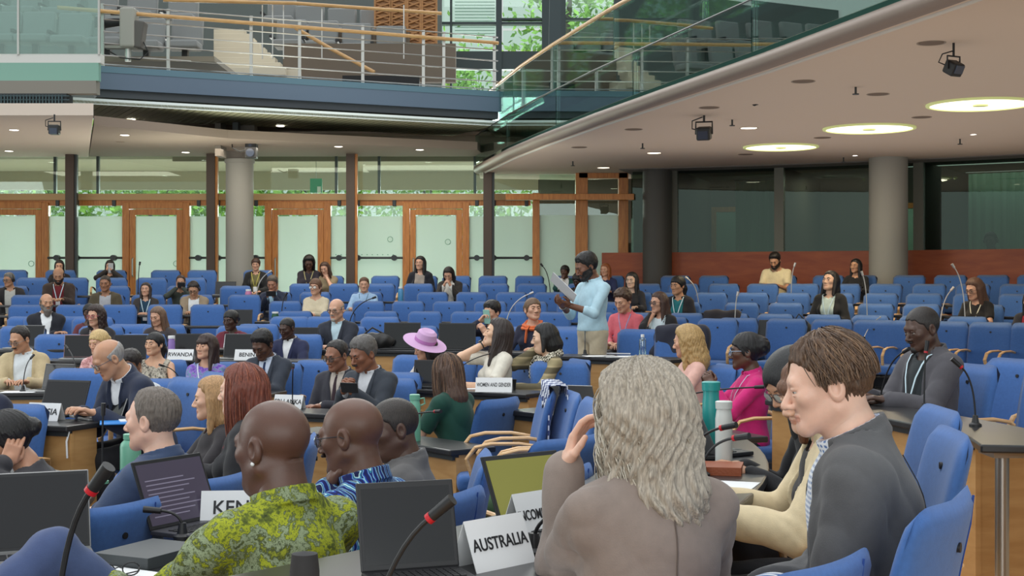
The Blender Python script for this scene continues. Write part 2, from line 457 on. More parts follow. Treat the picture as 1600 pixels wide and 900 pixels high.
LINES = {  # hairline height over y (front to back)
 'short':    ([-.12,-.085,-.03,-.012,.012,.03,.05,.075,.1], [-.078,-.072,-.04,-.005,-.010,.030,.054,.076,.086]),
 'recede':   ([-.12,-.085,-.03,-.012,.012,.03,.045,.075,.1], [-.078,-.072,-.04,-.005,-.01,.04,.085,.105,.13]),
 'low':      ([-.12,-.085,-.03,-.012,.012,.03,.05,.075,.1], [-.09,-.085,-.05,-.005,-.03,.0,.028,.048,.05]),
}
def hair_field(style, th=.014, L=.3, seed=0.0, rough=1.0):
    base = style.split('+')[0]
    def region(h, line):
        z = np.interp(h[:, 1], *LINES[line]).astype(F32); return (z-h[:, 2])*.75+.003*np.sin(h[:, 0]*190+seed)+.002*np.sin(h[:, 1]*230)
    def edge(h, line, w=.035): return .30+.70*np.clip(-region(h, line)/w, 0, 1)
    def fn(h):
        sk = skull(h)
        if base in ('short','buzz','recede','curlyshort','low'):
            t = {'buzz': .0045}.get(base, th)
            top = np.clip((h[:, 2]-.03)/.09, 0, 1)
            d = sk-.001-t*(.55+.75*top)*(1 if base == 'buzz' else edge(h, {'recede':'recede','low':'low'}.get(base, 'short')))
            d += (0 if base == 'buzz' else (strands(h, .0022*rough, 40, .6, seed)+.0018*rough*hn(h, 2.2, seed)))
            if base == 'curlyshort': d -= .007*hn(h, 2.2, seed)+.006
            return smax(d, region(h, {'recede':'recede','low':'low'}.get(base, 'short')), .008)
        if base == 'sides':
            d = sk-th*.6+strands(h, .0015, 40, .6, seed)
            return smax(smax(d, region(h, 'recede'), .008), (h[:, 2]-.045+.25*h[:, 1]), .012)
        if base == 'afro':
            d = ell(h, (0,-.02,.045), (.10+th,.115+th,.10+th))-.005*hn(h, 2.5, seed)
            return smax(d, -ell(h, (0,.11,-.03), (.068,.075,.088)), .012)
        # hair that is combed back or hangs
        d = sk-.001-th*edge(h, 'short')+strands(h, .0028*rough, 36, .5, seed)
        d = smax(d, region(h, 'low' if base in ('fringe',) else 'short'), .01)
        if base in ('updo','bun','ponytail'):
            d = smin(d, smax(sk-th*.8, region(h, 'low'), .01), .005)
            if base == 'bun': d = smin(d, ell(h, (0,-.125,.01), (.045,.04,.042))-.003*hn(h, 2, seed), .012)
            if base == 'updo': d = smin(d, ell(h, (0,-.105,.03), (.07,.055,.065))-.004*hn(h, 2, seed), .02)
            if base == 'ponytail':
                t = cap(h, (0,-.115,.04), (0,-.15,-.05), .028, .032); t = smin(t, cap(h, (0,-.15,-.05), (0,-.12,-.2), .032, .014), .02)
                d = smin(d, t+strands(h, .002, 40), .012)
            return d
        if base in ('long','fringe','bob','wavy'):
            vol = th*1.0
            s = cap(h, (0,-.035,.02), (0,-.065,-L*.55), .083+vol, .078+vol*.6)
            s = smin(s, cap(h, (0,-.065,-L*.55), (0,-.065,-L), .078+vol*.6, .045), .03)
            for k in (-1,1):
                s = smin(s, cap(h, (k*.07,.002,.0), (k*.083,.022,-L*.82), .024+vol*.5, .016), .02)
            s = ell(h*A(1,1.05,1), (0,-.03,.0), (10,10,10))*0+s
            s = smax(s, h[:, 2]-.06, .05)
            s = smax(s, -ell(h, (0,.09,-.045), (.060,.085,.105)), .012)
            s = smax(s, -cap(h, (0,.03,-.10), (0,.06,-.45), .052, .062), .015)
            s = s+strands(h, .0032*rough, 34, .6 if base != 'wavy' else 1.6, seed)
            if base == 'wavy': s -= .005*hn(h, 1.6, seed)
            d = smin(d, s, .02)
            if base == 'fringe':
                d = smin(d, smax(ell(h, (0,.066,.045), (.062,.034,.034))+strands(h, .0015, 60), .024-h[:, 2], .006), .01)
            return d
        if base == 'scarf':
            d = ell(h, (0,-.02,.03), (.097,.12,.105)); d = smin(d, cap(h, (0,-.03,-.05), (0,-.02,-.2), .085, .12), .03)
            return smax(d, -ell(h, (0,.11,-.02), (.056,.08,.08)), .012)
        return d
    return fn
def beard_field(kind='full', th=.010):
    def fn(h):
        hf = head_field(h)
        d = hf-.0015-th*.75*np.clip((-h[:, 2]-.035)/.06, 0.1, 1)+.0012*hn(h, 3)
        reg = h[:, 2]+.044-np.clip(np.abs(h[:, 0])-.03, 0, 1)*.9       # below the cheek line
        reg = smax(reg, -(h[:, 1]+.015), .01)
        reg = smax(reg, -ell(h, (0,.1,-.064), (.023,.03,.0085)), .004)  # mouth
        d = smax(d, reg, .006)
        if kind == 'long': d = smin(d, ell(h, (0,.06,-.125), (.045,.035,.055))+.002*hn(h, 3), .02)
        if kind == 'moustache':
            return ell(h, (0,.099,-.047), (.030,.010,.0085))
        if kind == 'goatee':
            return smin(ell(h, (0,.099,-.047), (.028,.009,.007)), ell(h, (0,.083,-.098), (.024,.016,.022)), .01)
        return d
    return fn

# ---- hand in its own frame: wrist at the origin, fingers to +Y, palm towards -Z, thumb on the side ts
def hand_field(h, ts=1, curl=(.3,.3,.3,.3), thumb=.5, spread=1.0):
    d = rbox(h, (0,.048,0), (.040,.044,.0135), .012)
    d = smin(d, cap(h, (0,-.02,0), (0,.02,0), .024, .026), .02)
    d = smin(d, ell(h, (ts*.022,.035,-.010), (.020,.032,.014)), .01)
    xs = [ts*.031, ts*.0105, -ts*.0105, -ts*.030]; Ls = [(.040,.025,.020), (.044,.028,.021), (.041,.026,.021), (.032,.020,.018)]
    for x, Ls_, c, i in zip(xs, Ls, curl, range(4)):
        p = np.array([x, .088-(.004 if i == 3 else 0), 0]); ang = 0.0; sx = x*1.6*spread
        fd = d*0+1
        rr = [.0096,.0090,.0082,.0070]
        for k, l in enumerate(Ls_):
            ang += c*(.8 if k == 0 else 1.1)
            q = p+np.array([sx*l, math.cos(ang)*l, -math.sin(ang)*l])
            fd = np.minimum(fd, cap(h, p, q, rr[k], rr[k+1])); p = q
        d = smin(d, fd, .006)
    p = np.array([ts*.028,.018,-.006]); a = np.array([ts*.052,.045,-.012-.02*thumb]); b = a+np.array([ts*.012*(1-thumb)-ts*.006*thumb,.028,-.012*thumb-.004]); c = b+np.array([-ts*.010*thumb,.022,-.008*thumb])
    t = smin(cap(h, p, a, .015, .0115), cap(h, a, b, .0112, .0100), .004); t = smin(t, cap(h, b, c, .0100, .0080), .003)
    return smin(d, t, .010)

SKIN = {}
def skin_mat(col):
    k = tuple(col)
    if k not in SKIN:
        c = s2l(*col); n = 'skin_%d' % len(SKIN)
        SKIN[k] = (mat(n, c, .42, noise=.06, nscale=25, bump=.08, bscale=300, sub=.12),
                   mat('lips_%d' % len(SKIN), (c[0]*.85, c[1]*.66, c[2]*.64), .45))
    return SKIN[k]
HAIRM = {}
def hair_mat(col, var=.35):
    k = tuple(col)
    if k not in HAIRM:
        HAIRM[k] = mat('hair_%d' % len(HAIRM), s2l(*col), .42, noise=var, nscale=22, stretch=(9,9,1.2), bump=.8, bscale=38)
    return HAIRM[k]
CL = {}
def cloth(col, rough=.85, noise=.05, bump=.2):
    if not isinstance(col, tuple): return col
    if col not in CL: CL[col] = mat('cloth_%d' % len(CL), s2l(*col), rough, noise=noise, nscale=40, bump=bump, bscale=260, sheen=.1)
    return CL[col]
M_eye = mat('eye_white', (.52,.49,.46), .3); M_iris = mat('dark_iris', (.02,.012,.008), .2)
M_lens = glass_mat('spectacle_lens', (.95,.97,.98), .04)

def person(pos, rz, label, top=None, scale=None, skin=(196,150,126), fem=False, fat=0.0, lean=0.0, tilt=0.0, twist=0.0,
           head=(0,5,0), armL='desk', armR='desk', stand=False, hair='short', hcol=(40,30,25), hth=.014, hL=.3, hrough=1.0,
           beard=None, bcol=None, bth=.010, glasses=None, wear=(), trousers=(28,28,34), lod=None, lanyard=None, hs=1.0,
           fingers=None, neckf=0.0, group=None, fold=1.0, chin=1.0, shoes=(20,18,18), legs=None, hpos=(0,0,0), palm=None, badge=False, headphones=False, extra=None, nape=False):
    """one figure: continuous body with face and hands, clothes and hair as its children; local +Y is where it faces"""
    dist = math.hypot(pos[0], pos[1]); S = FPX/dist
    if lod is None: lod = 0 if S < 125 else (1 if S < 260 else (2 if S < 450 else 3))
    vb = (.018,.012,.009,.0065)[lod]; vh = (.0075,.0052,.0036,.0026)[lod]; vn = (.0055,.0045,.0034,.0027)[lod]
    sw = (.88 if fem else 1.0)*(1+.12*fat); g = (.9 if fem else 1.0)*(1+.35*fat)
    H0 = A(0,0,.93 if stand else .54)
    Rt = rot(twist, lean, tilt)                               # columns: right, forward, up of the trunk
    def T(x, y, z): return H0+Rt@A(x, y, z)
    Rh = rot(*head)
    npiv = T(0,-.008+.25*neckf,.532)
    hc = npiv+Rh@A(0,.028,.118*hs)+A(*hpos)
    toploc = hc[2]+.12*hs
    if scale is None:
        scale = 1.0
        if top is not None:
            want = EYE-(top-YH)/FPX*pos[1]-pos[2]
            scale = min(1.14, max(.86, want/toploc))
    sh = {s: T(s*.172*sw,-.008,.430) for s in (-1,1)}
    def torso(p):
        q = (p-H0)@Rt
        d = ell(q, (0,-.008,.33), (.160*sw,.112*(1+.25*fat),.175))
        d = smin(d, ell(q, (0,.008,.15), (.150*g,.112*g,.18)), .06)
        d = smin(d, ell(q, (0,-.005,.01), (.172*(1+.2*fat),.125*g,.125)), .06)
        d = smin(d, cap(q, (-.140*sw,-.012,.425), (.140*sw,-.012,.425), .053), .04)
        for s in (-1,1):
            d = smin(d, cap(q, (s*.105*sw,-.018,.452), (0,-.022,.53), .040, .045), .03)
            if fem: d = smin(d, ell(q, (s*.066,.075,.29), (.062,.058,.062)), .03)
        return d
    nb = T(0,-.022,.46); nt = hc+Rh@A(0,-.022,-.055)
    nr = (.050 if fem else .059)*(1+.15*fat)
    def neck(p): return cap(p, nb, nt, nr*1.08, nr)
    # arms
    PRE = {'desk': (.17,.40,.235), 'lap': (.12,.27,.12), 'lapc': (.03,.26,.12), 'phone': (.06,.30,.42), 'phonehi': (.04,.33,.60), 'side': (.28,.02,.0),
           'keys': (.09,.36,.24), 'cross': (-.10,.22,.25), 'down': (.21,.06,-.12), 'rest': (.27,.20,.17), 'deskin': (.02,.38,.24), 'paper': (.05,.30,.36)}
    armj = {}
    for s, a in ((-1, armL), (1, armR)):
        hint = A(s*.55,-.35,-1)
        if isinstance(a, str):
            if a == 'chin': w = hc+Rh@A(s*.030,.085,-.150); hint = A(s*.35,.9,-.9)
            elif a == 'face': w = hc+Rh@A(s*.070,.080,-.105); hint = A(s*.35,.9,-.9)
            elif a == 'cheek': w = hc+Rh@A(s*.115,.085,-.115); hint = A(s*.5,.35,-1.6)
            elif a == 'ear': w = hc+Rh@A(s*.115,.03,-.08); hint = A(s*1.0,.3,-.5)
            elif a == 'camera': w = hc+Rh@A(s*.055,.16,-.075); hint = A(s*.9,0,-.8)
            else:
                x, y, z = PRE[a]; w = H0+A(s*x, y, z)
                if a in ('desk','keys','rest','lap','lapc','deskin') : w = w+A(0, .6*math.sin(math.radians(lean))*.35, 0)
        else: w = np.array(a[:3], F32)
        if not isinstance(a, str) and len(a) > 3: hint = np.array(a[3:6], F32)
        l1, l2 = .285, .25
        d = w-sh[s]; D = float(_len(d)); Dm = min(D, l1+l2-.004); d = d/D; w = sh[s]+d*Dm
        ca = (l1*l1+Dm*Dm-l2*l2)/(2*l1*Dm); ca = max(-1, min(1, ca)); hh = hint-d*(hint@d); hh = hh/_len(hh)
        e = sh[s]+d*l1*ca+hh*l1*math.sqrt(1-ca*ca)
        armj[s] = (sh[s], e.astype(F32), w.astype(F32))
    def arm(p, s, r=0.0, cut=1.0):
        a, e, w = armj[s]
        d = cap(p, a, e, .047*(1+.2*fat)*(.9 if fem else 1)+r, .037+r)
        if cut > .5: 
            f = e+(w-e)*min(1.0, (cut-.5)*2)
            d = smin(d, cap(p, e, f, .038+r, .029+r*.9+(.038-.029)*(1-min(1,(cut-.5)*2))), .02)
        else:
            d = np.maximum(d, (p-(a+(e-a)*cut*2))@((e-a)/_len(e-a)))
        return d
    # legs
    if stand: LJ = {s: (A(s*.09,0,.90), A(s*.10,.01,.49), A(s*.105,-.02,.09), A(s*.12,.12,.035)) for s in (-1,1)}
    elif legs: LJ = legs
    else: LJ = {s: (A(s*.09,.02,.52), A(s*.12,.43,.50), A(s*.12,.41,.09), A(s*.13,.54,.035)) for s in (-1,1)}
    def leg(p, r=0.0, shoe=False, cut=True):
        d = None
        for s in (-1,1):
            a, k, n, t = LJ[s]
            e = smin(cap(p, a, k, .083*(1+.2*fat)+r, .060+r), cap(p, k, n, .056+r*1.1, .040+r*1.5), .02)
            if cut: e = np.maximum(e, (n[2]-.02)-p[:, 2])
            d = e if d is None else smin(d, e, .01)
        return d
    wr = F32(.0085*fold)
    ph = pos[0]*5.3+pos[1]*2.1
    def folds(p):
        a = np.abs(np.sin(9*p[:, 0]+15*p[:, 2]+2.2*np.sin(11*p[:, 1]+4*p[:, 2]+ph)+ph)); b = np.abs(np.sin(17*p[:, 1]-19*p[:, 2]+2*np.sin(13*p[:, 0]+ph)+1.7*ph))
        return wr*((.62-a)*.6+(.62-b)*.5)
    def creases(p):
        o = 0
        for s in (-1,1):
            a, e, w = armj[s]; dd = (e-a)/_len(e-a); f2 = (w-e)/_len(w-e)
            g_ = np.exp(-(_len(p-e)/.085)**2); o = o+g_*.006*fold*(np.abs(np.sin(62*((p-e)@(dd+f2*.6))+2*np.sin(20*p[:, 0]+ph)))-.5)
            g_ = np.exp(-(_len(p-a-A(-s*.02,.03,-.07))/.075)**2); o = o+g_*.005*fold*(np.abs(np.sin(52*((p-a)@(dd*.5+A(s*.8,.4,.2)))+ph))-.5)
        return o
    lo = np.minimum(np.minimum(armj[-1][1], armj[1][1]), np.minimum(armj[-1][2], armj[1][2])); hi = np.maximum(np.maximum(armj[-1][1], armj[1][1]), np.maximum(armj[-1][2], armj[1][2]))
    tl = np.minimum(np.minimum(sh[-1], sh[1]), H0)-.19; th_ = np.maximum(np.maximum(sh[-1], sh[1]), H0)+.19
    blo = np.minimum(lo-.08, tl); bhi = np.maximum(hi+.08, th_); bhi[2] = max(bhi[2], nt[2]+.0)
    # ---- body
    inset = .007
    def bodyf(p):
        d = torso(p)+inset
        d = smin(d, neck(p), .03)
        for s in (-1,1): d = smin(d, arm(p, s), .025)
        return smin(d, leg(p, -.004, cut=False), .03)
    allj = np.array([j for s in (-1,1) for j in LJ[s]])
    vlo = np.minimum(blo, allj.min(0)-.10); vhi = np.maximum(bhi, allj.max(0)+.10)
    parts = []
    v, f = net(bodyf, vlo, vhi, vb); parts.append((v, f, 0))
    def headw(p):
        h = ((p-hc)/hs)@Rh
        d = head_field(h, fem, fat, chin)*hs
        d = smin(d, np.maximum(neck(p), (nb[2]+.02)-p[:, 2]), .02)
        if nape:
            for zz, yy in ((-.035,-.093),(-.072,-.088),(-.100,-.080)): d = smax(d, -(cap(h, (-.05,yy+.012,zz), (.05,yy+.012,zz), .0035)*hs), .008)
        return d
    r_ = .155*hs
    v, f = net(headw, hc-A(r_, r_, r_+.045), hc+A(r_, r_, r_), vh)
    fc = v[f].mean(1); hl = ((fc-hc)/hs)@Rh
    lip = (np.abs(hl[:, 0]) < .0235) & (hl[:, 2] < -.0555) & (hl[:, 2] > -.0735) & (hl[:, 1] > .080)
    parts.append((v, f, np.where(lip, 3, 0)))
    for s in (-1,1):
        c = hc+Rh@A(s*.031,.0755,.0035)*hs; v, f = uvball((0,0,0), .0122*hs, 12 if lod > 1 else 8); parts.append((v+c, f, 1))
        c2 = hc+Rh@A(s*.031,.0825,.0030)*hs; v, f = uvball((0,0,0), (.0062 if lod > 1 else .0085)*hs, 8); parts.append((v+c2, f, 2))
    # hands
    fing = {-1: (.35,.4,.45,.5), 1: (.35,.4,.45,.5)}
    for s, a in ((-1, armL), (1, armR)):
        if a in ('phone','phonehi','camera','paper'): fing[s] = (.75,.8,.85,.9)
        if a in ('chin',): fing[s] = (.7,.9,1.0,1.1)
        if a in ('face','ear','cheek'): fing[s] = (.35,.4,.45,.5)
        if a in ('lap','lapc','down','side'): fing[s] = (.45,.5,.55,.6)
    if fingers: fing.update(fingers)
    hands = {}
    for s, a in ((-1, armL), (1, armR)):
        sj, e, w = armj[s]; y = (w-e)/_len(w-e)
        pn = A(0,0,-1)
        if a in ('phone','phonehi','camera','paper'): pn = A(-s*.8,-.1,.25); y = y+A(-s*.15,0,.55); y /= _len(y)
        elif a in ('chin',): pn = (hc-w); y = A(-s*.35,0.05,.9)+y*.3; y /= _len(y); pn = A(-s*.5,-.8,.2)
        elif a in ('face','ear','cheek'): y = A(-s*.1,-.1,1.0)+y*.3; y /= _len(y); pn = (hc-w)*A(1,1,.2)
        elif a in ('down','side'): pn = A(-s,0,0)
        elif a in ('desk','keys','deskin'): y = y+A(-s*.15,.5,.1); y /= _len(y)
        elif a in ('lap','lapc'): y = y+A(-s*.8,.2,0); y /= _len(y)
        if palm and s in palm: 
            pn = A(*palm[s][:3])
            if len(palm[s]) > 3: y = A(*palm[s][3:6]); y = y/_len(y)
        z = -(pn-y*(pn@y)); z = z/_len(z); x = np.cross(y, z); RH = np.stack([x, y, z], 1)
        sc = .92 if fem else 1.0
        v, f = net(lambda p, s=s: hand_field(p, -s, fing[s], .55), (-.085,-.03,-.11), (.085,.22,.06), vn)
        hands[s] = (w, RH)
        parts.append(((v*sc)@RH.T+w, f, 0))
    V, Fc, Mi = join(parts)
    sk, lp = skin_mat(skin)
    root = thing('person', label, 'person', pos, rz, group, scale)
    mesh_obj('body', V, Fc, [sk, M_eye, M_iris, lp], root, Mi)
    # ---- hair, brows, beard
    hm = hair_mat(hcol)
    def inhead(fld): return lambda p: fld(((p-hc)/hs)@Rh)*hs
    if hair and hair != 'none':
        ext = {'long': hL+.05, 'fringe': hL+.05, 'wavy': hL+.05, 'bob': hL+.05, 'ponytail': .26, 'scarf': .3}.get(hair.split('+')[0], .15)
        rr = .21 if hair in ('updo','bun','ponytail','afro') else .175
        fl = hair_field(hair, hth, hL, seed=pos[0]*3.1+pos[1], rough=hrough)
        c0 = hc+Rh@A(0,-.02,0)
        lo_ = hc-A(rr, rr, .19)*hs; hi_ = hc+A(rr, rr, .19)*hs
        if ext > .19:
            e = hc+Rh@A(0,-.06,-ext)*hs; lo_ = np.minimum(lo_, e-.13); hi_ = np.maximum(hi_, e+.13)
        v, f = net(inhead(fl), lo_, hi_, vh*1.1)
        if len(v): mesh_obj('hair' if hair != 'scarf' else 'head_scarf', v, f, hm, root)
    bm = hair_mat(bcol or (hcol if hair and hair not in ('none',) else (45,38,34)))
    bk = 1.55 if lod < 2 else 1.0
    for s in (-1,1):
        def brow(h, s=s):
            return smin(cap(h, (s*.014,.0905,.0225), (s*.034,.0885,.0275), .0035*bk, .0034*bk), cap(h, (s*.034,.0885,.0275), (s*.048,.0765,.0225), .0032*bk, .0018*bk), .003)
        c_ = hc+Rh@A(s*.031,.085,.025)*hs
        v, f = net(inhead(brow), c_-.035*hs, c_+.035*hs, min(vh, .0036))
        if len(v): mesh_obj('eyebrow', v, f, bm, root)
    if beard:
        v, f = net(inhead(beard_field(beard, bth)), hc-A(.16,.16,.21)*hs, hc+A(.16,.16,.10)*hs, vh)
        if len(v): mesh_obj('beard' if beard != 'moustache' else 'moustache', v, f, bm, root)
    # ---- clothes
    outer = None
    def up_cut(d, p, ny=.55, z0=.495, R=.088):
        q = (p-H0)@Rt; n_ = math.hypot(1, ny)
        pl = ((q[:, 2]-z0)+ny*(q[:, 1]+.02))/n_
        return smax(d, -np.maximum(-pl, np.sqrt(q[:, 0]**2+(q[:, 1]+.02)**2)-R), .006)
    def garment(kind, off, p):
        slv = {'tee': .36, 'sleeveless': 0, 'polo': .36}.get(kind, .96)
        if kind == 'rolled': slv = .66
        d = torso(p)
        if slv > 0:
            for s in (-1,1): d = smin(d, arm(p, s, .003+(.010 if slv < .5 else 0), slv), .03)
        if kind == 'sleeveless':
            for s in (-1,1): d = smax(d, -(_len(p-(sh[s]+Rt@A(s*.03,0,-.02)))-.075), .01)
        d = smin(d, np.maximum(neck(p), ((p-H0)@Rt)[:, 2]-.52), .03)
        d = d-off+folds(p)+creases(p)
        q = (p-H0)@Rt
        if not stand: d = smax(d, -(q[:, 2]+(.06 if kind in ('jacket','open','coat') else .02)), .01)
        else: d = smax(d, -(q[:, 2]-.02+.06*np.abs(q[:, 1])), .01)
        if kind in ('tee','sweater','sleeveless'): d = up_cut(d, p, .5, .487 if kind != 'sleeveless' else .45, .092 if kind != 'sleeveless' else .11)
        elif kind in ('jacket','open','coat'): d = up_cut(d, p, .25, .52, .10)
        else: d = up_cut(d, p, .35, .515, .10)
        if kind in ('jacket','open','coat'):
            t0 = .10 if kind == 'jacket' else -.2; w0 = .0 if kind == 'jacket' else .035
            wdg = np.maximum(np.abs(q[:, 0])-(w0+.19*np.clip(q[:, 2]-t0, 0, .5)*(1 if kind == 'jacket' else .55)), .035-q[:, 1])
            d = smax(d, -wdg, .006)
        if kind in ('shirt','polo','rolled','jacket','coat'):
            r0 = nr*1.08+.006+off*.55; n1 = Rt@A(0,.30,.95)
            cpt = T(0,-.012,.515)
            qq = p-cpt; hz = qq@n1; rad = _len(qq-hz[:, None]*n1)
            ring = np.maximum(np.abs(rad-r0-.10*np.clip(-hz, 0, .05))-.0055, np.abs(hz)-.022)-.002
            if kind in ('jacket','coat'): ring = np.maximum(ring, q[:, 1]-.045)
            else: ring = smax(ring, -np.maximum(np.abs(q[:, 0])-.012, -q[:, 1]), .004)
            d = smin(d, ring, .006)
        return d
    def front(x, z, off):
        """y of the outermost cloth at trunk height z"""
        ys = np.linspace(.30, -.05, 60, dtype=F32); pts = np.array([T(x, y, z) for y in ys], F32)
        dd = torso(pts)-off; k = np.nonzero(dd < 0)[0]
        return float(ys[k[0]]) if len(k) else .1
    n = 0; maxoff = .012
    for wspec in wear:
        kind, col = wspec[0], wspec[1]
        off = (.009, .022, .034)[n] if n < 3 else .036
        if kind == 'coat': off += .003
        maxoff = off; n += 1
        v, f = net(lambda p: garment(kind, F32(off), p), blo-.03, np.maximum(bhi, T(0,0,.56)+.03)+.01, vb*.92)
        nm = {'tee':'t_shirt','open':'jacket','coat':'coat','rolled':'shirt','sleeveless':'top'}.get(kind, kind)
        o = mesh_obj(nm, v, f, cloth(col), root)
        if kind in ('jacket',) and lod >= 1:
            mb = MB()
            for s in (-1,1):
                pts = []
                for z, x in ((.50,.075),(.42,.070),(.33,.052),(.24,.034),(.16,.020),(.11,.008)):
                    y = front(s*x, z, off)+.003; pts.append(T(s*x, max(y, .02 if z > .45 else y), z))
                mb.tube(pts, [.010,.017,.022,.018,.013,.006], 8, flat=.28)
            mb.obj('lapels', cloth(col), o, smooth=True)
        if len(wspec) > 2 and wspec[2] == 'tie':
            mb = MB(); pts = [T(0, front(0, z, off)+.006, z) for z in (.485,.45,.40,.33,.25,.16,.08)]
            mb.tube(pts, [.013,.011,.015,.019,.022,.024,.010], 8, flat=.3); mb.obj('tie', cloth(wspec[3]), root, smooth=True)
    v, f = net(lambda p: np.maximum(smin(leg(p, .010), np.maximum(torso(p)-.004, ((p-H0)@Rt)[:, 2]-.06), .03)+folds(p)*.8, (LJ[1][2][2]-.02)-p[:, 2]), vlo-.01, np.maximum(vhi*A(1,1,0)+A(0,0,H0[2]+.14), allj.max(0)+.12), vb)
    mesh_obj('trousers', v, f, cloth(trousers), root)
    if lod >= 1 or stand:
        for s in (-1,1):
            nn, t = LJ[s][2], LJ[s][3]
            v, f = net(lambda p: np.maximum(smin(cap(p, nn+A(0,-.02,-.045), t, .042, .040), cap(p, nn, nn+A(0,0,-.05), .046), .02), -(p[:, 2]-(t[2]-.032))), np.minimum(nn, t)-.1, np.maximum(nn, t)+.1, .010)
            if len(v): mesh_obj('shoe', v, f, cloth(shoes), root)
    # ---- worn details
    if lanyard:
        mb = MB(); o1 = maxoff+.006
        for s in (-1,1):
            pts = [T(s*.03,-.085,.50), T(s*.070,-.045,.525)]
            for z, x in ((.49,.080),(.44,.070),(.36,.048),(.28,.028),(.21,.010)):
                pts.append(T(s*x, max(front(s*x, z, o1), .0), z))
            mb.tube(pts, .0065, 6, flat=.35)
        y = front(0, .17, o1); mb.obj('lanyard', cloth(lanyard), root, smooth=True)
        if badge or True:
            mb = MB(); c = T(0, y+.006, .165); R3 = Matrix([list(map(float, r)) for r in Rt])
            vs = [Vector(map(float, c))+R3@Vector((sx*.035, sy*.003, sz*.05)) for sz in (-1,1) for sy in (-1,1) for sx in (-1,1)]
            mb.add(vs, [(0,2,3,1),(4,5,7,6),(0,1,5,4),(2,6,7,3),(0,4,6,2),(1,3,7,5)]); mb.obj('badge', M_white, root)
    def HP(x, y, z): return hc+Rh@A(x, y, z)*hs
    if glasses:
        mb = MB(); gr = .0016 if lod > 1 else .0022
        for s in (-1,1):
            ring = []
            for k in range(17):
                a = 2*PI*k/16; cx, cz = math.cos(a), math.sin(a)
                ring.append(HP(s*.033+.0245*math.copysign(abs(cx)**.75, cx), .104-.010*abs(cx)*(1 if cx*s > 0 else .0), .001+.0185*math.copysign(abs(cz)**.8, cz)))
            mb.tube(ring, gr, 6, cap=False)
            mb.tube([HP(s*.057,.096,.010), HP(s*.072,.07,.010), HP(s*.082,.0,.008), HP(s*.083,-.02,-.004)], gr*1.1, 6)
        mb.tube([HP(-.009,.104,.004), HP(0,.108,.007), HP(.009,.104,.004)], gr, 6)
        go = mb.obj('glasses', cloth(glasses, .35, 0, 0), root, smooth=True)
        ml = MB()
        for s in (-1,1):
            ml.add([HP(s*.033+.023*math.cos(2*PI*k/14), .1025, .001+.0175*math.sin(2*PI*k/14)) for k in range(14)]+[HP(s*.033+.023*math.cos(2*PI*k/14), .1012, .001+.0175*math.sin(2*PI*k/14)) for k in range(14)],
                   [tuple(range(14)), tuple(range(27,13,-1))]+[(k, k+14, (k+1) % 14+14, (k+1) % 14) for k in range(14)])
        ml.obj('lenses', M_lens, go)
    if headphones:
        mb = MB(); mb.tube([HP(.098*math.cos(t), -.015, .005+.128*math.sin(t)) for t in np.linspace(0, PI, 13)], .006, 8)
        for s in (-1,1): mb.cyl(HP(s*.080,-.012,-.006), HP(s*.105,-.012,-.006), .030, 14)
        mb.obj('headphones', M_black, root, smooth=True)
    root['_j'] = 0; del root['_j']
    okind = wear[-1][0] if wear else 'tee'
    def surf(x, z, back=True):
        ys = np.linspace(-.32, .05, 150, dtype=F32) if back else np.linspace(.32, -.05, 150, dtype=F32)
        dd = garment(okind, F32(maxoff), np.array([T(x, y, z) for y in ys], F32)); k = np.nonzero(dd < 0)[0]
        return float(ys[k[0]]) if len(k) else -.12
    info = dict(surf=surf, root=root, hc=hc, Rh=Rh, hs=hs, scale=scale, hands=hands, T=T, front=front, arm=armj, off=maxoff, rz=rz, pos=pos)
    return info
def to_world(info, p):
    x, y, z = [float(c)*info['scale'] for c in p]; c, s = math.cos(info['rz']), math.sin(info['rz'])
    return Vector((info['pos'][0]+x*c-y*s, info['pos'][1]+x*s+y*c, info['pos'][2]+z))

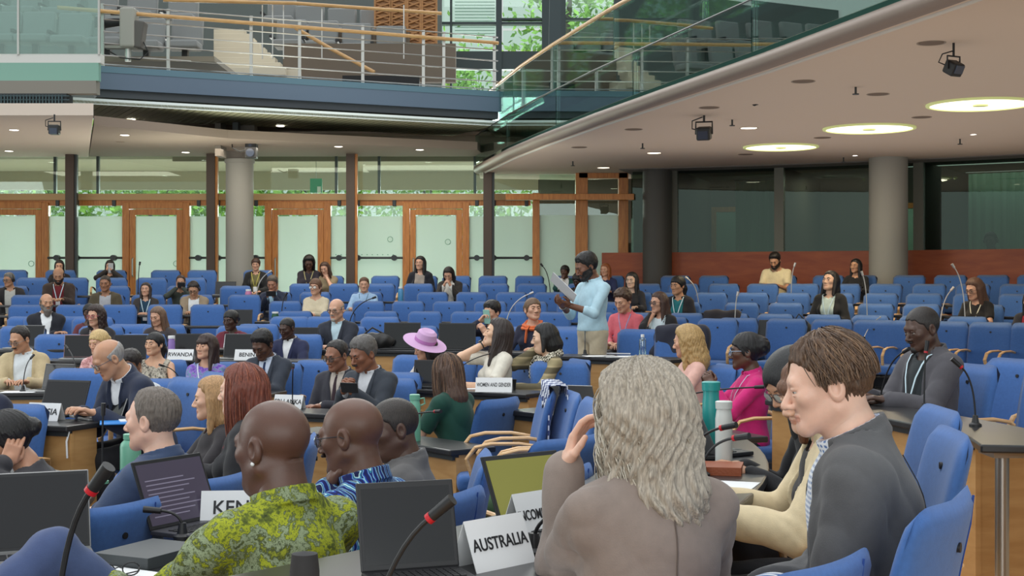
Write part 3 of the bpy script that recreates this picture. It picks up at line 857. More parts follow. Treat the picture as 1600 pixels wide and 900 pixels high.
def curls(info, n=900, L=.30, amp=.010, seed=3, mats=None, arc_=2.5, rad=.0016, start=(.35,1.5), rr=(.093,.118,.108), name='curls', parent=None, cyc=26, sway=.0):
    """hair strands that follow the crown and then fall, waving as they go"""
    rnd = np.random.RandomState(seed); hc, Rh, hs = info['hc'], info['Rh'], info['hs']; mb = MB(); V = []; Fq = []; M = []; b = 0; K = 20; N = 5
    for i in range(n):
        az = rnd.uniform(-arc_, arc_); el0 = rnd.uniform(*start); ofs = rnd.uniform(.86, 1.06); Li = L*rnd.uniform(.7, 1.08); ph = rnd.uniform(0, 6.28); am = amp*rnd.uniform(.5, 1.5); cy = cyc*rnd.uniform(.7, 1.4)
        pts = []; arcl = .10*el0*1.05
        tot = arcl+Li
        for k in range(K):
            s_ = tot*k/(K-1)
            if s_ < arcl: el = el0*(1-s_/arcl); z = rr[2]*math.sin(el); c = math.cos(el); dr = 0
            else: z = -(s_-arcl); c = 1.0+.10*math.sin(min(1.5, (s_-arcl)*9))-.30*((s_-arcl)/max(L, .1))**2
            w = min(1.0, s_/.06)
            a2 = az+sway*w
            dx = math.sin(a2); dy = -math.cos(a2)
            o = am*w*math.sin(cy*s_+ph); o2 = am*.7*w*math.cos(cy*s_+ph)
            R0 = (ofs*c)
            p = np.array([dx*(rr[0]*R0+o2)+math.cos(a2)*o, dy*(rr[1]*R0+o2)+math.sin(a2)*o-.014, z*ofs+.026], dtype=F32)
            pts.append(hc+Rh@p*hs)
        m = i % len(mats)
        P_ = np.array(pts); t = np.gradient(P_, axis=0); t /= np.linalg.norm(t, axis=1)[:, None]+1e-9
        u = np.cross(t, np.array([.3,.8,.5])); u /= np.linalg.norm(u, axis=1)[:, None]+1e-9; w_ = np.cross(t, u)
        taper = (1-.6*np.linspace(0, 1, K)**2)[:, None]*rad*rnd.uniform(.7, 1.4)
        ring = [P_+taper*(u*math.cos(6.283*q/N)+w_*math.sin(6.283*q/N)) for q in range(N)]
        V.append(np.stack(ring, 1).reshape(-1, 3)); ii = np.arange(K-1)[:, None]*N; q = np.arange(N)[None]; q2 = (q+1) % N
        f = np.stack([ii+q, ii+q2, ii+N+q2, ii+N+q], -1).reshape(-1, 4)+b; Fq.append(f); M.append(np.full(len(f), m)); b += K*N
    return mesh_obj(name, np.concatenate(V), np.concatenate(Fq), mats, parent or info['root'], np.concatenate(M))

def seam_on(info, paths, m, name='seam', r=.0016, back=True):
    """stitched seams laid on the trunk's surface: paths of (x, height) points"""
    mb = MB()
    for path in paths:
        pts = []
        for x, z in path:
            y = info['surf'](x, z, back); pts.append(info['T'](x, y-(.0045 if back else -.0045), z))
        mb.tube([Vector(map(float, q)) for q in pts], r, 6)
    return mb.obj(name, m, info['root'], smooth=True)
# ================================================================ the chamber
def S_at(Y): return FPX/Y
# ---- floor tiers round the centre: (inner radius, outer radius, from angle, to angle, height)
D = math.radians
TIERS = [
 (0.0, 2.85, -180, 180, -.30), (2.85, 4.15, -180, 180, -.20),
 (4.15, 5.60, -100, 8, -.02), (4.15, 6.30, 42, 180, -.33), (4.15, 5.60, 8, 42, -.20),
 (5.60, 6.90, -100, 42, -.05), (6.30, 6.90, 42, 76, -.26), (6.90, 8.10, 40, 76, -.24), (6.30, 8.10, 76, 180, -.34), (6.90, 8.10, -100, 40, -.05),
 (8.10, 9.35, 63.5, 180, -.13), (9.35, 10.9, 63.5, 180, -.07), (8.10, 10.9, -100, 63.5, -.03),
 (10.9, 14.1, -100, 180, 0.0)]
RK = [18.6, 17.6, 16.6, 15.6, 14.6]; ZK = [.54-.135*k for k in range(5)]
for k in range(5):
    r1 = RK[k]+.5 if k else 24.0
    TIERS.append((RK[k]-.5, r1, -100, 91, ZK[k])); TIERS.append((RK[k]-.5, r1, 91, 180, ZK[k]+.10))
def floor_z(x, y):
    r = math.hypot(x-OX, y-OY); a = math.degrees(math.atan2(y-OY, x-OX))
    for r0, r1, a0, a1, z in TIERS:
        if r0 <= r < r1 and a0 <= a < a1: return z
    return -.33
M_carpet = mat('dark_blue_grey_carpet', s2l(58,62,72), .95, noise=.12, nscale=40, bump=.3, bscale=300)
struct(MB().arc(0.02, 27, -PI, PI, -.75, -.45, 96).obj('floor', M_carpet))
for r0, r1, a0, a1, z in TIERS:
    near_right = (a0 == -100 and r0 > 4 and r0 < 8)
    b = MB().arc(max(r0, .02), r1, D(a0), D(a1), -.46, z, max(6, int((a1-a0)*.35)))
    struct(b.obj('floor_tier', M_floorwood if near_right else M_carpet))

# ---- glass wall at the back left
WY = 26.5; WX0, WX1 = -11.2, 0.35
M_clear = glass_mat('clear_pane', (.86,.95,.90), .03)
M_frost = glass_mat('frosted_film', (.8,.95,.88), .02, haze=.82, hcol=s2l(214,226,219))
M_teal = glass_mat('teal_balustrade_glass', (.66,.82,.78), .20)
M_booth = glass_mat('dark_booth_glass', (.50,.58,.52), .05)
def wpx(x, Y=WY): return (x-800)/FPX*Y
def wz(y, Y=WY): return EYE-(y-YH)/FPX*Y
zt0, zt1 = wz(313), wz(303)
struct(MB().box(((WX0+WX1)/2, WY, (zt0+zt1)/2), (WX1-WX0, .16, zt1-zt0)).obj('trim_1', mat('pale_oak_transom', s2l(196,160,112), .5)))
struct(MB().box(((WX0+WX1)/2, WY+.02, zt0-.05), (WX1-WX0, .10, .10)).obj('trim_2', M_doorwood))
doors = [(-25,77), (193,297), (415,517), (630,733)]
FZ = .55
for i, (a, b_) in enumerate(doors):
    x0, x1 = wpx(a), wpx(b_); zt = wz(317); t = thing('door_%d' % (i+1), None, None, (0,0,0)); struct(t)
    m = MB()
    for xx in (x0+.06, x1-.06): m.box((xx, WY, (FZ+zt)/2), (.13, .16, zt-FZ))
    m.box(((x0+x1)/2, WY, zt-.05), (x1-x0-.25, .16, .12)); m.obj('door_frame', M_doorwood, t, bevel=.006)
    m = MB(); w = .11
    for xx in (x0+.13+w/2, x1-.13-w/2): m.box((xx, WY-.03, (FZ+zt-.12)/2), (w, .07, zt-.14-FZ))
    m.box(((x0+x1)/2, WY-.03, zt-.175), (x1-x0-.26-2*w, .07, .11)); m.box(((x0+x1)/2, WY-.03, FZ+.1), (x1-x0-.26-2*w, .07, .2)); m.obj('door_leaf', M_doorwood, t, bevel=.005)
    zf = wz(338)
    MB().box(((x0+x1)/2, WY-.03, (FZ+zf)/2+.1), (x1-x0-.48, .012, zf-FZ-.2)).obj('frosted_pane', M_frost, t)
    MB().box(((x0+x1)/2, WY-.03, (zf+zt-.22)/2), (x1-x0-.48, .012, zt-.22-zf)).obj('clear_pane', M_clear, t)
    m = MB(); hx = x0+.2; m.tube([(hx, WY-.1, 1.5), (hx, WY-.13, 1.52), (hx, WY-.13, 1.82), (hx, WY-.1, 1.84)], .014, 8); m.obj('door_handle', M_steel, t, smooth=True)
bays = [(77,193),(297,415),(517,630),(733,835)]
for i, (a, b_) in enumerate(bays):
    x0, x1 = wpx(a), wpx(b_); t = thing('window_%d' % (i+1), None, None); struct(t); zf = wz(338)
    MB().box(((x0+x1)/2, WY, (FZ+zf)/2), (x1-x0-.01, .014, zf-FZ)).obj('frosted_pane', M_frost, t)
    MB().box(((x0+x1)/2, WY, (zf+zt0-.1)/2), (x1-x0-.01, .014, zt0-.1-zf)).obj('clear_pane', M_clear, t)
    zb = wz(403)
    MB().cyl((x0, WY-.09, zb), (x1, WY-.09, zb), .022, 10).obj('push_bar', M_steeldk, t, smooth=True)
    for f in (.12, .38, .88):
        xx = x0+(x1-x0)*f
        MB().cyl((xx, WY-.13, zb), (xx, WY-.0, zb), .055, 12).obj('bar_bracket', M_steeldk, t, smooth=True)
        MB().box((xx, WY-.03, wz(317)), (.07, .06, .13)).obj('glass_clamp', M_steeldk, t, bevel=.01)
# printed dots and faint round emblem on the film
m = MB()
for k in range(12): m.cyl((wpx(525)+.085*k*1.15, WY-.012, wz(398)), (wpx(525)+.085*k*1.15, WY-.009, wz(398)), .012, 8)
struct(m.obj('window_film_dots', mat('film_print', s2l(120,160,140), .8)))
for xe, ye in ((50,412),(276,412),(610,374),(700,318+60)):
    mm = MB(); mm.tube([(wpx(xe)+.05*math.cos(q), WY-.045, wz(ye)+.05*math.sin(q)) for q in np.linspace(0, 2*PI, 17)], .006, 6, cap=False)
    struct(mm.obj('window_emblem', mat('film_print', s2l(120,160,140), .8)))
# clerestory above the transom
CZ = 3.75
for i, (a, b_) in enumerate([(-140,115),(115,330),(330,548),(548,762),(762,905)]):
    x0, x1 = wpx(a), wpx(b_)
    struct(MB().box(((x0+x1)/2, WY+.02, (zt1+CZ+.25)/2), (x1-x0-.02, .014, CZ+.25-zt1)).obj('window_%d' % (i+5), M_clear))
for x in (85, 152, 525, 592, 742):
    struct(MB().box((wpx(x), WY+.06, (zt1+CZ+.2)/2), (.05, .08, CZ+.2-zt1)).obj('trim_3', M_steeldk))
for i, x in enumerate((110, 330, 548, 762)):
    Y = 26.05; X = wpx(x, Y)
    struct(MB().box((X, Y, (FZ+3.95)/2), (.16, .12, 3.95-FZ)).obj('trim_4', mat('dark_bronze_post', s2l(78,62,52), .5), bevel=.004))
    struct(MB().box((X+.10, Y+.02, (FZ+3.95)/2), (.05, .10, 3.95-FZ)).obj('trim_5', M_doorwood if i in (1,2) else M_steeldk))
# vestibule frame to the right of the glass wall
Y = 26.3
for a, b_, top in ((832,843,3.05), (899,918,3.52), (966,981,3.45)):
    struct(MB().box((wpx((a+b_)/2, Y), Y, (FZ+top)/2), (wpx(b_, Y)-wpx(a, Y), .22, top-FZ)).obj('trim_6', M_doorwood, bevel=.005))
struct(MB().box((wpx(942, Y), Y, 3.40), (wpx(981, Y)-wpx(905, Y), .22, .15)).obj('trim_7', M_doorwood, bevel=.005))
struct(MB().box((wpx(890, 25.8), 25.8, wz(308, 25.8)), (wpx(990, 25.8)-wpx(790, 25.8), .22, .11)).obj('trim_8', M_doorwood, bevel=.005))
for a, b_, m_ in ((843,899,M_frost), (918,966,M_frost)):
    struct(MB().box((wpx((a+b_)/2, Y), Y+.03, (FZ+wz(337))/2), (wpx(b_, Y)-wpx(a, Y), .012, wz(337)-FZ)).obj('window_11', m_))
    struct(MB().box((wpx((a+b_)/2, Y), Y+.03, (3.4+wz(337))/2), (wpx(b_, Y)-wpx(a, Y), .012, 3.4-wz(337))).obj('window_12', M_clear))
struct(MB().box((wpx(1000, Y), Y+.05, 2.0), (wpx(1010, Y)-wpx(983, Y), .02, 3.0)).obj('window_13', M_booth))
struct(MB().box((wpx(995, Y), Y-.02, wz(403, Y)), (wpx(1008, Y)-wpx(981, Y), .1, .10)).obj('trim_9', M_doorwood))

# ---- foyer and garden beyond the glass
struct(MB().box((-5.5, 33.5, .30), (24, 14, .3)).obj('ground', mat('garden_paving', s2l(150,150,142), .9, noise=.1, nscale=8)))
struct(MB().box((-4.5, 29.2, 3.95), (17, 3.2, .3)).obj('ceiling_foyer', mat('foyer_soffit', s2l(176,168,150), .9)))
struct(MB().box((-4.5, 30.7, 3.62), (17, .12, .45)).obj('trim_10', mat('foyer_fascia', s2l(168,160,140), .8)))
M_leaf = mat('bright_leaves', (.22,.42,.07), .7, noise=.4, nscale=3); M_bark = mat('bark', s2l(70,56,44), .9, noise=.3, nscale=12)
def tree(x, y, z0, h, w, label, n=2600, seed=1):
    rnd = np.random.RandomState(seed); t = thing('tree', label, 'tree', (x, y, z0), 0, 'trees outside the glass')
    m = MB().tube([(0,0,0), (.1,0,h*.3), (-.05,.1,h*.62), (.1,.05,h*.9)], [.16,.13,.09,.03], 8)
    for k in range(6):
        a = rnd.rand()*6.28; m.tube([(0,0,h*(.3+.08*k)), (math.cos(a)*w*.35, math.sin(a)*w*.35, h*(.42+.09*k))], [.05,.015], 6)
    m.obj('trunk', M_bark, t, smooth=True)
    cl = rnd.rand(26, 3)*2-1; cl = cl[(cl**2).sum(1) < 1][:16]
    c = cl[rnd.randint(len(cl), size=n)]*np.array([w*.42, w*.42, h*.34])+rnd.randn(n, 3)*np.array([w*.10, w*.10, h*.07])+np.array([0,0,h*.62])
    u = rnd.randn(n, 3); u /= np.linalg.norm(u, axis=1)[:, None]; v = np.cross(u, rnd.randn(n, 3)); v /= np.linalg.norm(v, axis=1)[:, None]
    s = (.07+.07*rnd.rand(n))[:, None]
    V = np.stack([c-u*s, c+v*s*.5, c+u*s, c-v*s*.5], 1).reshape(-1, 3); Fq = np.arange(n*4).reshape(-1, 4)
    mesh_obj('foliage', V, Fq, M_leaf, t, smooth=False)
for i, (x, w, h, lb) in enumerate(((-12,4.5,6.5,'leafy green tree outside the leftmost glass doors'), (-8.6,4.2,6.2,'green tree outside the second glass door from the left'), (-5.2,4.4,6.8,'green tree outside behind the grey column'),
                        (-2.0,4.2,7.6,'green tree outside behind the third and fourth doors'), (1.4,4.6,10.5,'tall bright tree outside the upper windows at top centre'), (4.6,4.4,11.5,'tall green tree seen through the balcony glass on the right'))):
    tree(x, 34.6+(i % 2)*.8, .45, h, w, lb, 3600 if i > 3 else 2600, seed=i+3)
m = MB(); rnd = np.random.RandomState(5)
n = 9000; c = np.stack([rnd.rand(n)*17-14, 33.2+rnd.rand(n)*.9, .45+rnd.rand(n)*3.6], 1); u = rnd.randn(n, 3); u /= np.linalg.norm(u, axis=1)[:, None]; v = np.cross(u, rnd.randn(n, 3)); v /= np.linalg.norm(v, axis=1)[:, None]; s = (.07+.06*rnd.rand(n))[:, None]
tag(mesh_obj('hedge_foliage', np.stack([c-u*s, c+v*s*.6, c+u*s, c-v*s*.6], 1).reshape(-1, 3), np.arange(n*4).reshape(-1, 4), M_leaf, smooth=False), 'dense green hedge leaves outside behind the glass doors', 'hedge', kind='stuff')
area_light('foyer_fill', (-4.6, 28.6, 2.2), 15, 1.6, 90, (1,.92,.78), (PI,0,0))  # unseen lamp added to brighten the foyer soffit behind the clerestory
area_light('garden_daylight', (-3, 33.0, 13), 22, 8, 2400, (1,1,.95), (D(-8),0,0))
area_light('garden_pane_fill', (-5, 32.4, 4.2), 20, 3, 2600, (.97,1,.95), (D(-65),0,0))  # unseen lamp added between trees and glass to brighten the frosted panes

# ---- ceilings
def slab(name, pts, z0, z1, m):
    return struct(MB().prism(pts, z0, z1).obj(name, m))
slab('ceiling_left', [(-14,19.9), (wpx(146,19.9),19.9), (wpx(138,26.6),26.6), (-14,26.6)], 3.75, 3.92, M_ceilL)
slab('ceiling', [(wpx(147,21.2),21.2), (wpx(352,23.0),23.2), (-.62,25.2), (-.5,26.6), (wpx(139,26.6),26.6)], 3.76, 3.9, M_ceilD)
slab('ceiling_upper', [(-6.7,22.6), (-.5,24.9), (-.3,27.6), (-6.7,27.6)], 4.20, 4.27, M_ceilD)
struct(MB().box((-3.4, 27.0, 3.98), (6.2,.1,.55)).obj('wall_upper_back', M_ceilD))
RZ = 3.42
edge = [(-.62,26.4), (-.42,25.3), (.02,22.9), (.46,20.9), (1.12,18.2), (1.80,15.7), (2.44,13.4), (3.22,10.3), (3.95,7.2), (4.6,4.0)]
slab('ceiling_right', edge + [(10.5,4.0), (10.5,18), (9.3,21.5), (7.2,24.4), (4.6,26.9), (1.2,28.0), (-.62,27.6)][0:], RZ, RZ+.16, M_ceilR)
# grey bulkhead strip between the warm ceiling and the booths
struct(MB().arc(20.0, 21.3, D(22), D(74), RZ-.015, RZ-.001, 40).obj('trim_11', mat('grey_bulkhead', s2l(120,116,114), .9)))
# rounded edge moulding and slab face of the balcony
m = MB(); m.tube([(x-.02, y, RZ+.08) for x, y in edge], .085, 12); struct(m.obj('trim_12', mat('bronze_edge', s2l(128,112,102), .5, .2), smooth=True))
m = MB(); m.tube([(x+.055, y, RZ+.0) for x, y in edge], .022, 8); struct(m.obj('trim_13', mat('edge_lip', s2l(196,192,186), .6), smooth=True))
struct(MB().strip([(x+.42, y) for x, y in edge], .1, RZ+.16, 4.02).obj('wall_balcony_face', mat('teal_slab_face', s2l(92,128,122), .4)))
struct(MB().strip([(x+.10, y) for x, y in edge], 3.2, 4.02, 4.12).obj('floor_gallery_right', M_carpet))
def pane_run(name, pts, off, z0, z1, m, nseg, label):
    t = thing(name, label, 'balustrade')
    P = [Vector((x+off, y, 0)) for x, y in pts]
    cum = [0]
    for a, b_ in zip(P, P[1:]): cum.append(cum[-1]+(b_-a).length)
    def at(s):
        for i in range(len(P)-1):
            if s <= cum[i+1]+1e-6: return P[i].lerp(P[i+1], (s-cum[i])/(cum[i+1]-cum[i]))
        return P[-1]
    for k in range(nseg):
        a = at(cum[-1]*(k+.004)/nseg); b_ = at(cum[-1]*(k+.996)/nseg)
        MB().bar(a+Vector((0,0,(z0+z1)/2)), b_+Vector((0,0,(z0+z1)/2)), .014, z1-z0).obj('glass_panel', m, t)
    return t, P
t, P = pane_run('glass_balustrade', edge[:], -.06, RZ+.20, 4.12, M_teal, 7, 'lower band of teal glass facing the edge of the right balcony')
MB().tube([p+Vector((0,0,4.13)) for p in P], .012, 6).obj('cap_strip', M_steeldk, t)
t, P = pane_run('glass_balustrade', edge[:], .12, 4.16, 4.86, M_teal, 8, 'upper teal glass railing with a wooden handrail on the right balcony')
MB().tube([p+Vector((0,0,4.90)) for p in P], .028, 10).obj('handrail', M_rail, t, smooth=True)
MB().tube([p+Vector((.25,0,4.55)) for p in P], .012, 6).obj('inner_rail', M_steel, t)
for i in range(0, len(P)-1):
    MB().cyl(P[i]+Vector((.03,0,4.1)), P[i]+Vector((.03,0,4.88)), .016, 8).obj('post', M_steel, t, smooth=True)

# ---- columns
def column(name, x, Y, r, z0, z1, m, band=True):
    X = wpx(x, Y); b = MB().lathe([(r, z0), (r, z1)], (X, Y, 0), 40)
    return struct(b.obj(name, m, smooth=True, auto=.6))
column('column_1', 374.5, 25.6, .25, .5, 3.55, M_colgrey)
column('column_cap_1', 374.5, 25.6, .27, 3.55, 3.62, M_colgrey); column('column_neck_1', 374.5, 25.6, .24, 3.62, 3.95, mat('column_neck', s2l(110,102,96), .6))
column('column_2', 1027, 25.4, .262, .5, RZ+.1, mat('charcoal_column_paint', s2l(72,70,68), .6))
column('column_3', 1388, 23.0, .31, .5, RZ+.1, M_colgrey)
# bracket and projector-like loudspeaker on the left column
t = thing('stage_spotlight', 'black spotlight hung from a bar in front of the left grey column', 'spotlight', (wpx(393, 24.2), 24.2, wz(234, 24.2)))
MB().box((0,0,0), (.19,.22,.30)).obj('housing', M_black, t, bevel=.02)
MB().cyl((0,-.11,-.06), (0,-.15,-.06), .07, 20).obj('lens', mat('lens_glass', (.05,.06,.09), .1), t, smooth=True)
MB().cyl((0,-.11,.07), (0,-.13,.07), .03, 14).obj('small_lens', mat('lens_glass', (.05,.06,.09), .1), t, smooth=True)
m = MB(); m.box((-.12,0,.20), (.52,.06,.05)); m.box((-.28,.1,.45), (.10,.2,.5)); m.obj('bracket', M_steeldk, t, bevel=.005)
MB().tube([(-.34,0,.18), (-.32,-.04,.03), (-.2,-.03,-.03), (-.08,0,0)], .012, 6).obj('cable', M_black, t, smooth=True)
struct(MB().box((wpx(345,24.6), 24.6, 3.95), (.10,.5,.75)).obj('beam_bracket', mat('beam_grey', s2l(120,112,104), .7)))
struct(MB().box((wpx(383,24.7), 24.8, 4.0), (.34,.3,.62)).obj('beam_hanger', mat('beam_grey', s2l(120,112,104), .7)))

# ---- interpreters' booths round the back right
a0, a1 = D(36), D(76)
def seg(name, r0, r1, aa, ab, z0, z1, m, n=30): return struct(MB().arc(r0, r1, aa, ab, z0, z1, n).obj(name, m, smooth=False))
seg('wall_booth_panel', 20.55, 20.7, D(30), D(75.2), .45, 1.93, M_redwood)
BA = []
for xx in (985, 1052, 1218, 1436, 1650):
    k_ = (xx-800)/FPX; a_ = k_*k_+1; b_ = -2*(k_*OX+OY); c_ = OX*OX+OY*OY-20.6**2; Y_ = (-b_+math.sqrt(b_*b_-4*a_*c_))/(2*a_); BA.append(math.atan2(Y_-OY, k_*Y_-OX))
BA.append(D(30))
for k in range(5):
    ab, aa = BA[k], BA[k+1]
    seg('window_%d' % (14+k), 20.60, 20.62, aa+.002, ab-.002, 1.93, RZ, M_booth, 8)
    seg('trim_14', 20.54, 20.68, aa-.004, aa+.004, 1.93, RZ, mat('bronze_mullion', s2l(104,104,94), .5), 1)
    if k < 4: seg('wall_booth_%d' % k, 20.72, 23.8, aa-.003, aa+.003, .5, RZ, mat('booth_divider', s2l(52,46,36), .8), 1)
seg('wall_booth_back', 23.9, 24.0, D(28), D(80), .3, 3.6, mat('booth_back', s2l(60,54,46), .8))
seg('floor_booth', 20.7, 24, D(28), D(80), .6, .75, M_carpet)
for i, (aa, w) in enumerate(((70,.9),(62,.9),(52,.8),(45,.9),(38,.9))):
    ang = D(aa); X = OX+23.7*math.cos(ang); Yb = OY+23.7*math.sin(ang); t = thing('door_%d' % (5+i), None, None, (X, Yb, .75), ang+PI/2); struct(t)
    m = MB(); m.box((-w/2,0,1.05), (.1,.1,2.1)); m.box((w/2,0,1.05), (.1,.1,2.1)); m.box((0,0,2.1), (w+.1,.1,.1)); m.obj('door_frame', M_doorwood, t)
    MB().box((0,.02,1.05), (w-.1,.03,2.0)).obj('door_pane', mat('booth_door_glass', s2l(150,186,170), .3), t)
for i, aa in enumerate((68,57,49,41)):
    ang = D(aa); X = OX+22.2*math.cos(ang); Yb = OY+22.2*math.sin(ang)
    t = thing('pale_curtain', ['pale green curtain inside the booth beside the charcoal column','pale curtain inside the booth left of the grey column','pale curtain inside the booth just right of the grey column','pale curtain inside the rightmost booth'][i], 'curtain', (X, Yb, .75), ang+PI/2)
    m = MB(); P = [(-.5+.05*q, .03*math.sin(q*1.9)) for q in range(21)]; m.strip(P, .01, .05, 2.55); m.obj('curtain_cloth', mat('curtain_green', s2l(160,200,176), .8), t, smooth=True)
    MB().cyl((-.55,0,2.57), (.55,0,2.57), .012, 8).obj('curtain_rail', M_steel, t)
area_light('booth_lamp_a', (OX+22.3*math.cos(D(64)), OY+22.3*math.sin(D(64)), 3.35), 1.0, 1.0, 26, (1,.9,.75))
area_light('booth_lamp_b', (OX+22.3*math.cos(D(44)), OY+22.3*math.sin(D(44)), 3.35), 1.0, 1.0, 22, (1,.9,.75))

# ---- ceiling lights
M_ringem = mat('round_light_diffuser', (.95,.95,.8), .5, emit=(1.0,.93,.62), es=2.2)
M_ringrim = mat('round_light_rim', s2l(206,214,150), .5, emit=(.55,.62,.25), es=.35)
M_spot = mat('downlight_glow', (1,1,1), .5, emit=(1,.86,.62), es=4.0)
M_spotw = mat('downlight_glow_white', (1,1,1), .5, emit=(1,.95,.85), es=7.0)
for i, (x, y) in enumerate(((1532,162),(1358,200),(1220,229))):
    Yd = 2.02*FPX/(YH-y); X = wpx(x, Yd); R = (.60,.60,.56)[i]
    t = thing('round_ceiling_light', ('large glowing round ceiling light nearest the right edge', 'large glowing round ceiling light in the middle of the three', 'farthest and dimmest of the three round ceiling lights')[i], 'ceiling light', (X, Yd, RZ))
    MB().lathe([(R, .0), (R, -.02), (R*.93, -.025), (R*.93, 0)], n=48).obj('rim', M_ringrim, t, smooth=True, auto=.5)
    MB().lathe([(R*.93, -.004), (R*.93, -.012), (R*.3, -.014)], n=48).obj('diffuser', M_ringem, t, smooth=True, auto=.5)
    MB().lathe([(R*.14, -.014), (R*.14, -.03), (.01, -.032)], n=24).obj('hub', M_ringrim, t, smooth=True)
    l = bpy.data.lights.new('round_light', 'AREA'); l.shape = 'DISK'; l.size = R*1.7; l.energy = 42; l.color = (1,.84,.58)
    o = bpy.data.objects.new('round_light', l); COL.objects.link(o); o.location = (X, Yd, RZ-.05)
def down(x, y, zc, lit, r=.10, label='', white=False):
    Yd = (zc-EYE)*FPX/(YH-y); t = thing('recessed_downlight', label, 'downlight', (wpx(x, Yd), Yd, zc))
    MB().lathe([(r, -.001), (r*1.15, -.006), (r*1.15, -.001)], n=24).obj('trim_ring', mat('downlight_ring', s2l(150,138,126), .6), t, smooth=True)
    MB().lathe([(r, .0), (r, -.004), (.01, -.004)], n=24).obj('lamp' if lit else 'dark_lamp', (M_spotw if white else M_spot) if lit else mat('downlight_off', s2l(112,94,80), .7), t)
for i, (x, y, lit, lb) in enumerate(((943,262,1,'lit downlight above the vestibule doors'), (1022,239,1,'lit downlight left of the farthest round light'), (1170,200,1,'lit downlight beside the hanging black spotlight'),
        (905,230,0,'unlit downlight above the glass wall end, near the balcony edge'), (990,202,0,'unlit downlight between the balcony edge and a lit one'), (1108,168,0,'unlit downlight above the black box spotlight'), (1255,127,0,'unlit downlight midway along the right ceiling'),
        (1372,147,0,'unlit downlight left of the nearest round light'), (1455,67,0,'unlit downlight nearest the top right corner'), (1440,183,0,'unlit downlight between the two nearest round lights'), (1285,215,0,'unlit downlight between the middle and far round lights'), (1165,241,0,'unlit downlight below the farthest round light'))):
    down(x, y, RZ, lit, .105, lb)
for i, (x, y, lb) in enumerate(((1336,243,'tiny bright downlight left of the grey column top'), (1521,210,'tiny bright downlight near the right booth windows'))): down(x, y, RZ, 1, .04, lb, True)
for i, (x, y, zc, lit, lb) in enumerate(((22,203,3.75,1,'lit oval downlight in the left soffit'), (14,236,3.75,1,'small lit downlight at the far left corner'), (205,187,4.13,1,'lit downlight under the canopy at left'), (195,211,3.76,1,'faint lit downlight in the taupe ceiling'), (312,205,4.20,1,'lit downlight left of the grey column bracket'), (320,195,4.13,0,'unlit downlight near the canopy edge'),
        (290,238,3.76,1,'lit downlight close above the back glass wall'), (438,197,4.13,1,'lit downlight right of the grey column'), (529,229,3.76,1,'lit downlight in the middle taupe ceiling'), (656,234,3.76,1,'lit downlight near the right end of the canopy'), (188,222,3.76,0,'dark disc in the taupe ceiling at left'), (423,210,4.20,0,'dark disc beside the column bracket'))):
    down(x, y, zc, lit, .07, lb, True)
for x, Yl, zc, p in ((-8.5,23,3.7,40), (-4.3,24,3.7,40), (-2.0,24.6,3.7,30)):
    area_light('soffit_light', (x, Yl, zc), 2.6, 1.2, p, (1,.9,.74))
def smoke(x, y, lb):
    Yd = (RZ-EYE)*FPX/(YH-y); t = thing('sprinkler', lb, 'sprinkler', (wpx(x, Yd), Yd, RZ)); MB().cyl((0,0,0), (0,0,-.07), .012, 8).obj('stem', M_steeldk, t); MB().cyl((0,0,-.07), (0,0,-.08), .035, 12).obj('rosette', M_steeldk, t)
for x, y, lb in ((1337,136,'small sprinkler near the middle of the right ceiling'), (895,252,'small sprinkler near the vestibule'), (1004,224,'small sprinkler above the charcoal column'), (1144,187,'small sprinkler left of a lit downlight'), (1318,246,'small sprinkler beside the tiny bright downlight'), (1500,217,'small sprinkler below the nearest round light')): smoke(x, y, lb)
def boxspot(x, y, zc, s, rz, rx, lb):
    Yd = (zc-EYE)*FPX/(YH-y+.0); Yd = FPX*(zc-.2-EYE)/(YH-y); t = thing('ceiling_spotlight', lb, 'spotlight', (wpx(x, Yd), Yd, zc-.2), rz, scale=s)
    MB().box((0,0,-.02), (.17,.17,.16), rx=rx).obj('housing', M_black, t, bevel=.02)
    m = MB(); m.tube([(-.10,0,-.03), (-.10,0,.12), (.10,0,.12), (.10,0,-.03)], .012, 6); m.cyl((0,0,.12), (0,0,.2/s), .014, 8); m.obj('yoke', M_black, t, smooth=True)
    MB().tube([(-.05,.07,.02), (-.16,.08,.05), (-.15,.03,.14), (-.02,0,.18)], .008, 6).obj('cable', M_black, t, smooth=True)
    MB().box((0,-.09,-.05), (.12,.02,.10), rx=rx).obj('front_glass', mat('lens_glass', (.05,.06,.09), .1), t)
boxspot(1490, 104, RZ, .72, .5, .5, 'black box spotlight hanging at top right on the warm ceiling')
boxspot(1100, 206, RZ, 1.0, -.3, .2, 'black box spotlight hanging near the lit downlight')
boxspot(85, 201, 3.75, .85, .1, 0, 'black box spotlight under the far left soffit')
t = thing('ceiling_camera', 'small black swivel camera hanging from the right ceiling', 'camera', (wpx(1185, 16.1), 16.1, wz(158, 16.1)))
MB().tube([(0,0,-.02), (.04,0,.05), (.02,0,.12), (-.02,0,.12)], .009, 6).obj('arm', M_black, t, smooth=True); MB().cyl((-.06,-.06,-.03), (.04,.03,.01), .035, 14).obj('body', M_black, t, smooth=True); MB().cyl((.0,0,.0), (.0,0,-EYE+RZ-(wz(158,16.1)-EYE)), .008, 6).obj('rod', M_black, t)

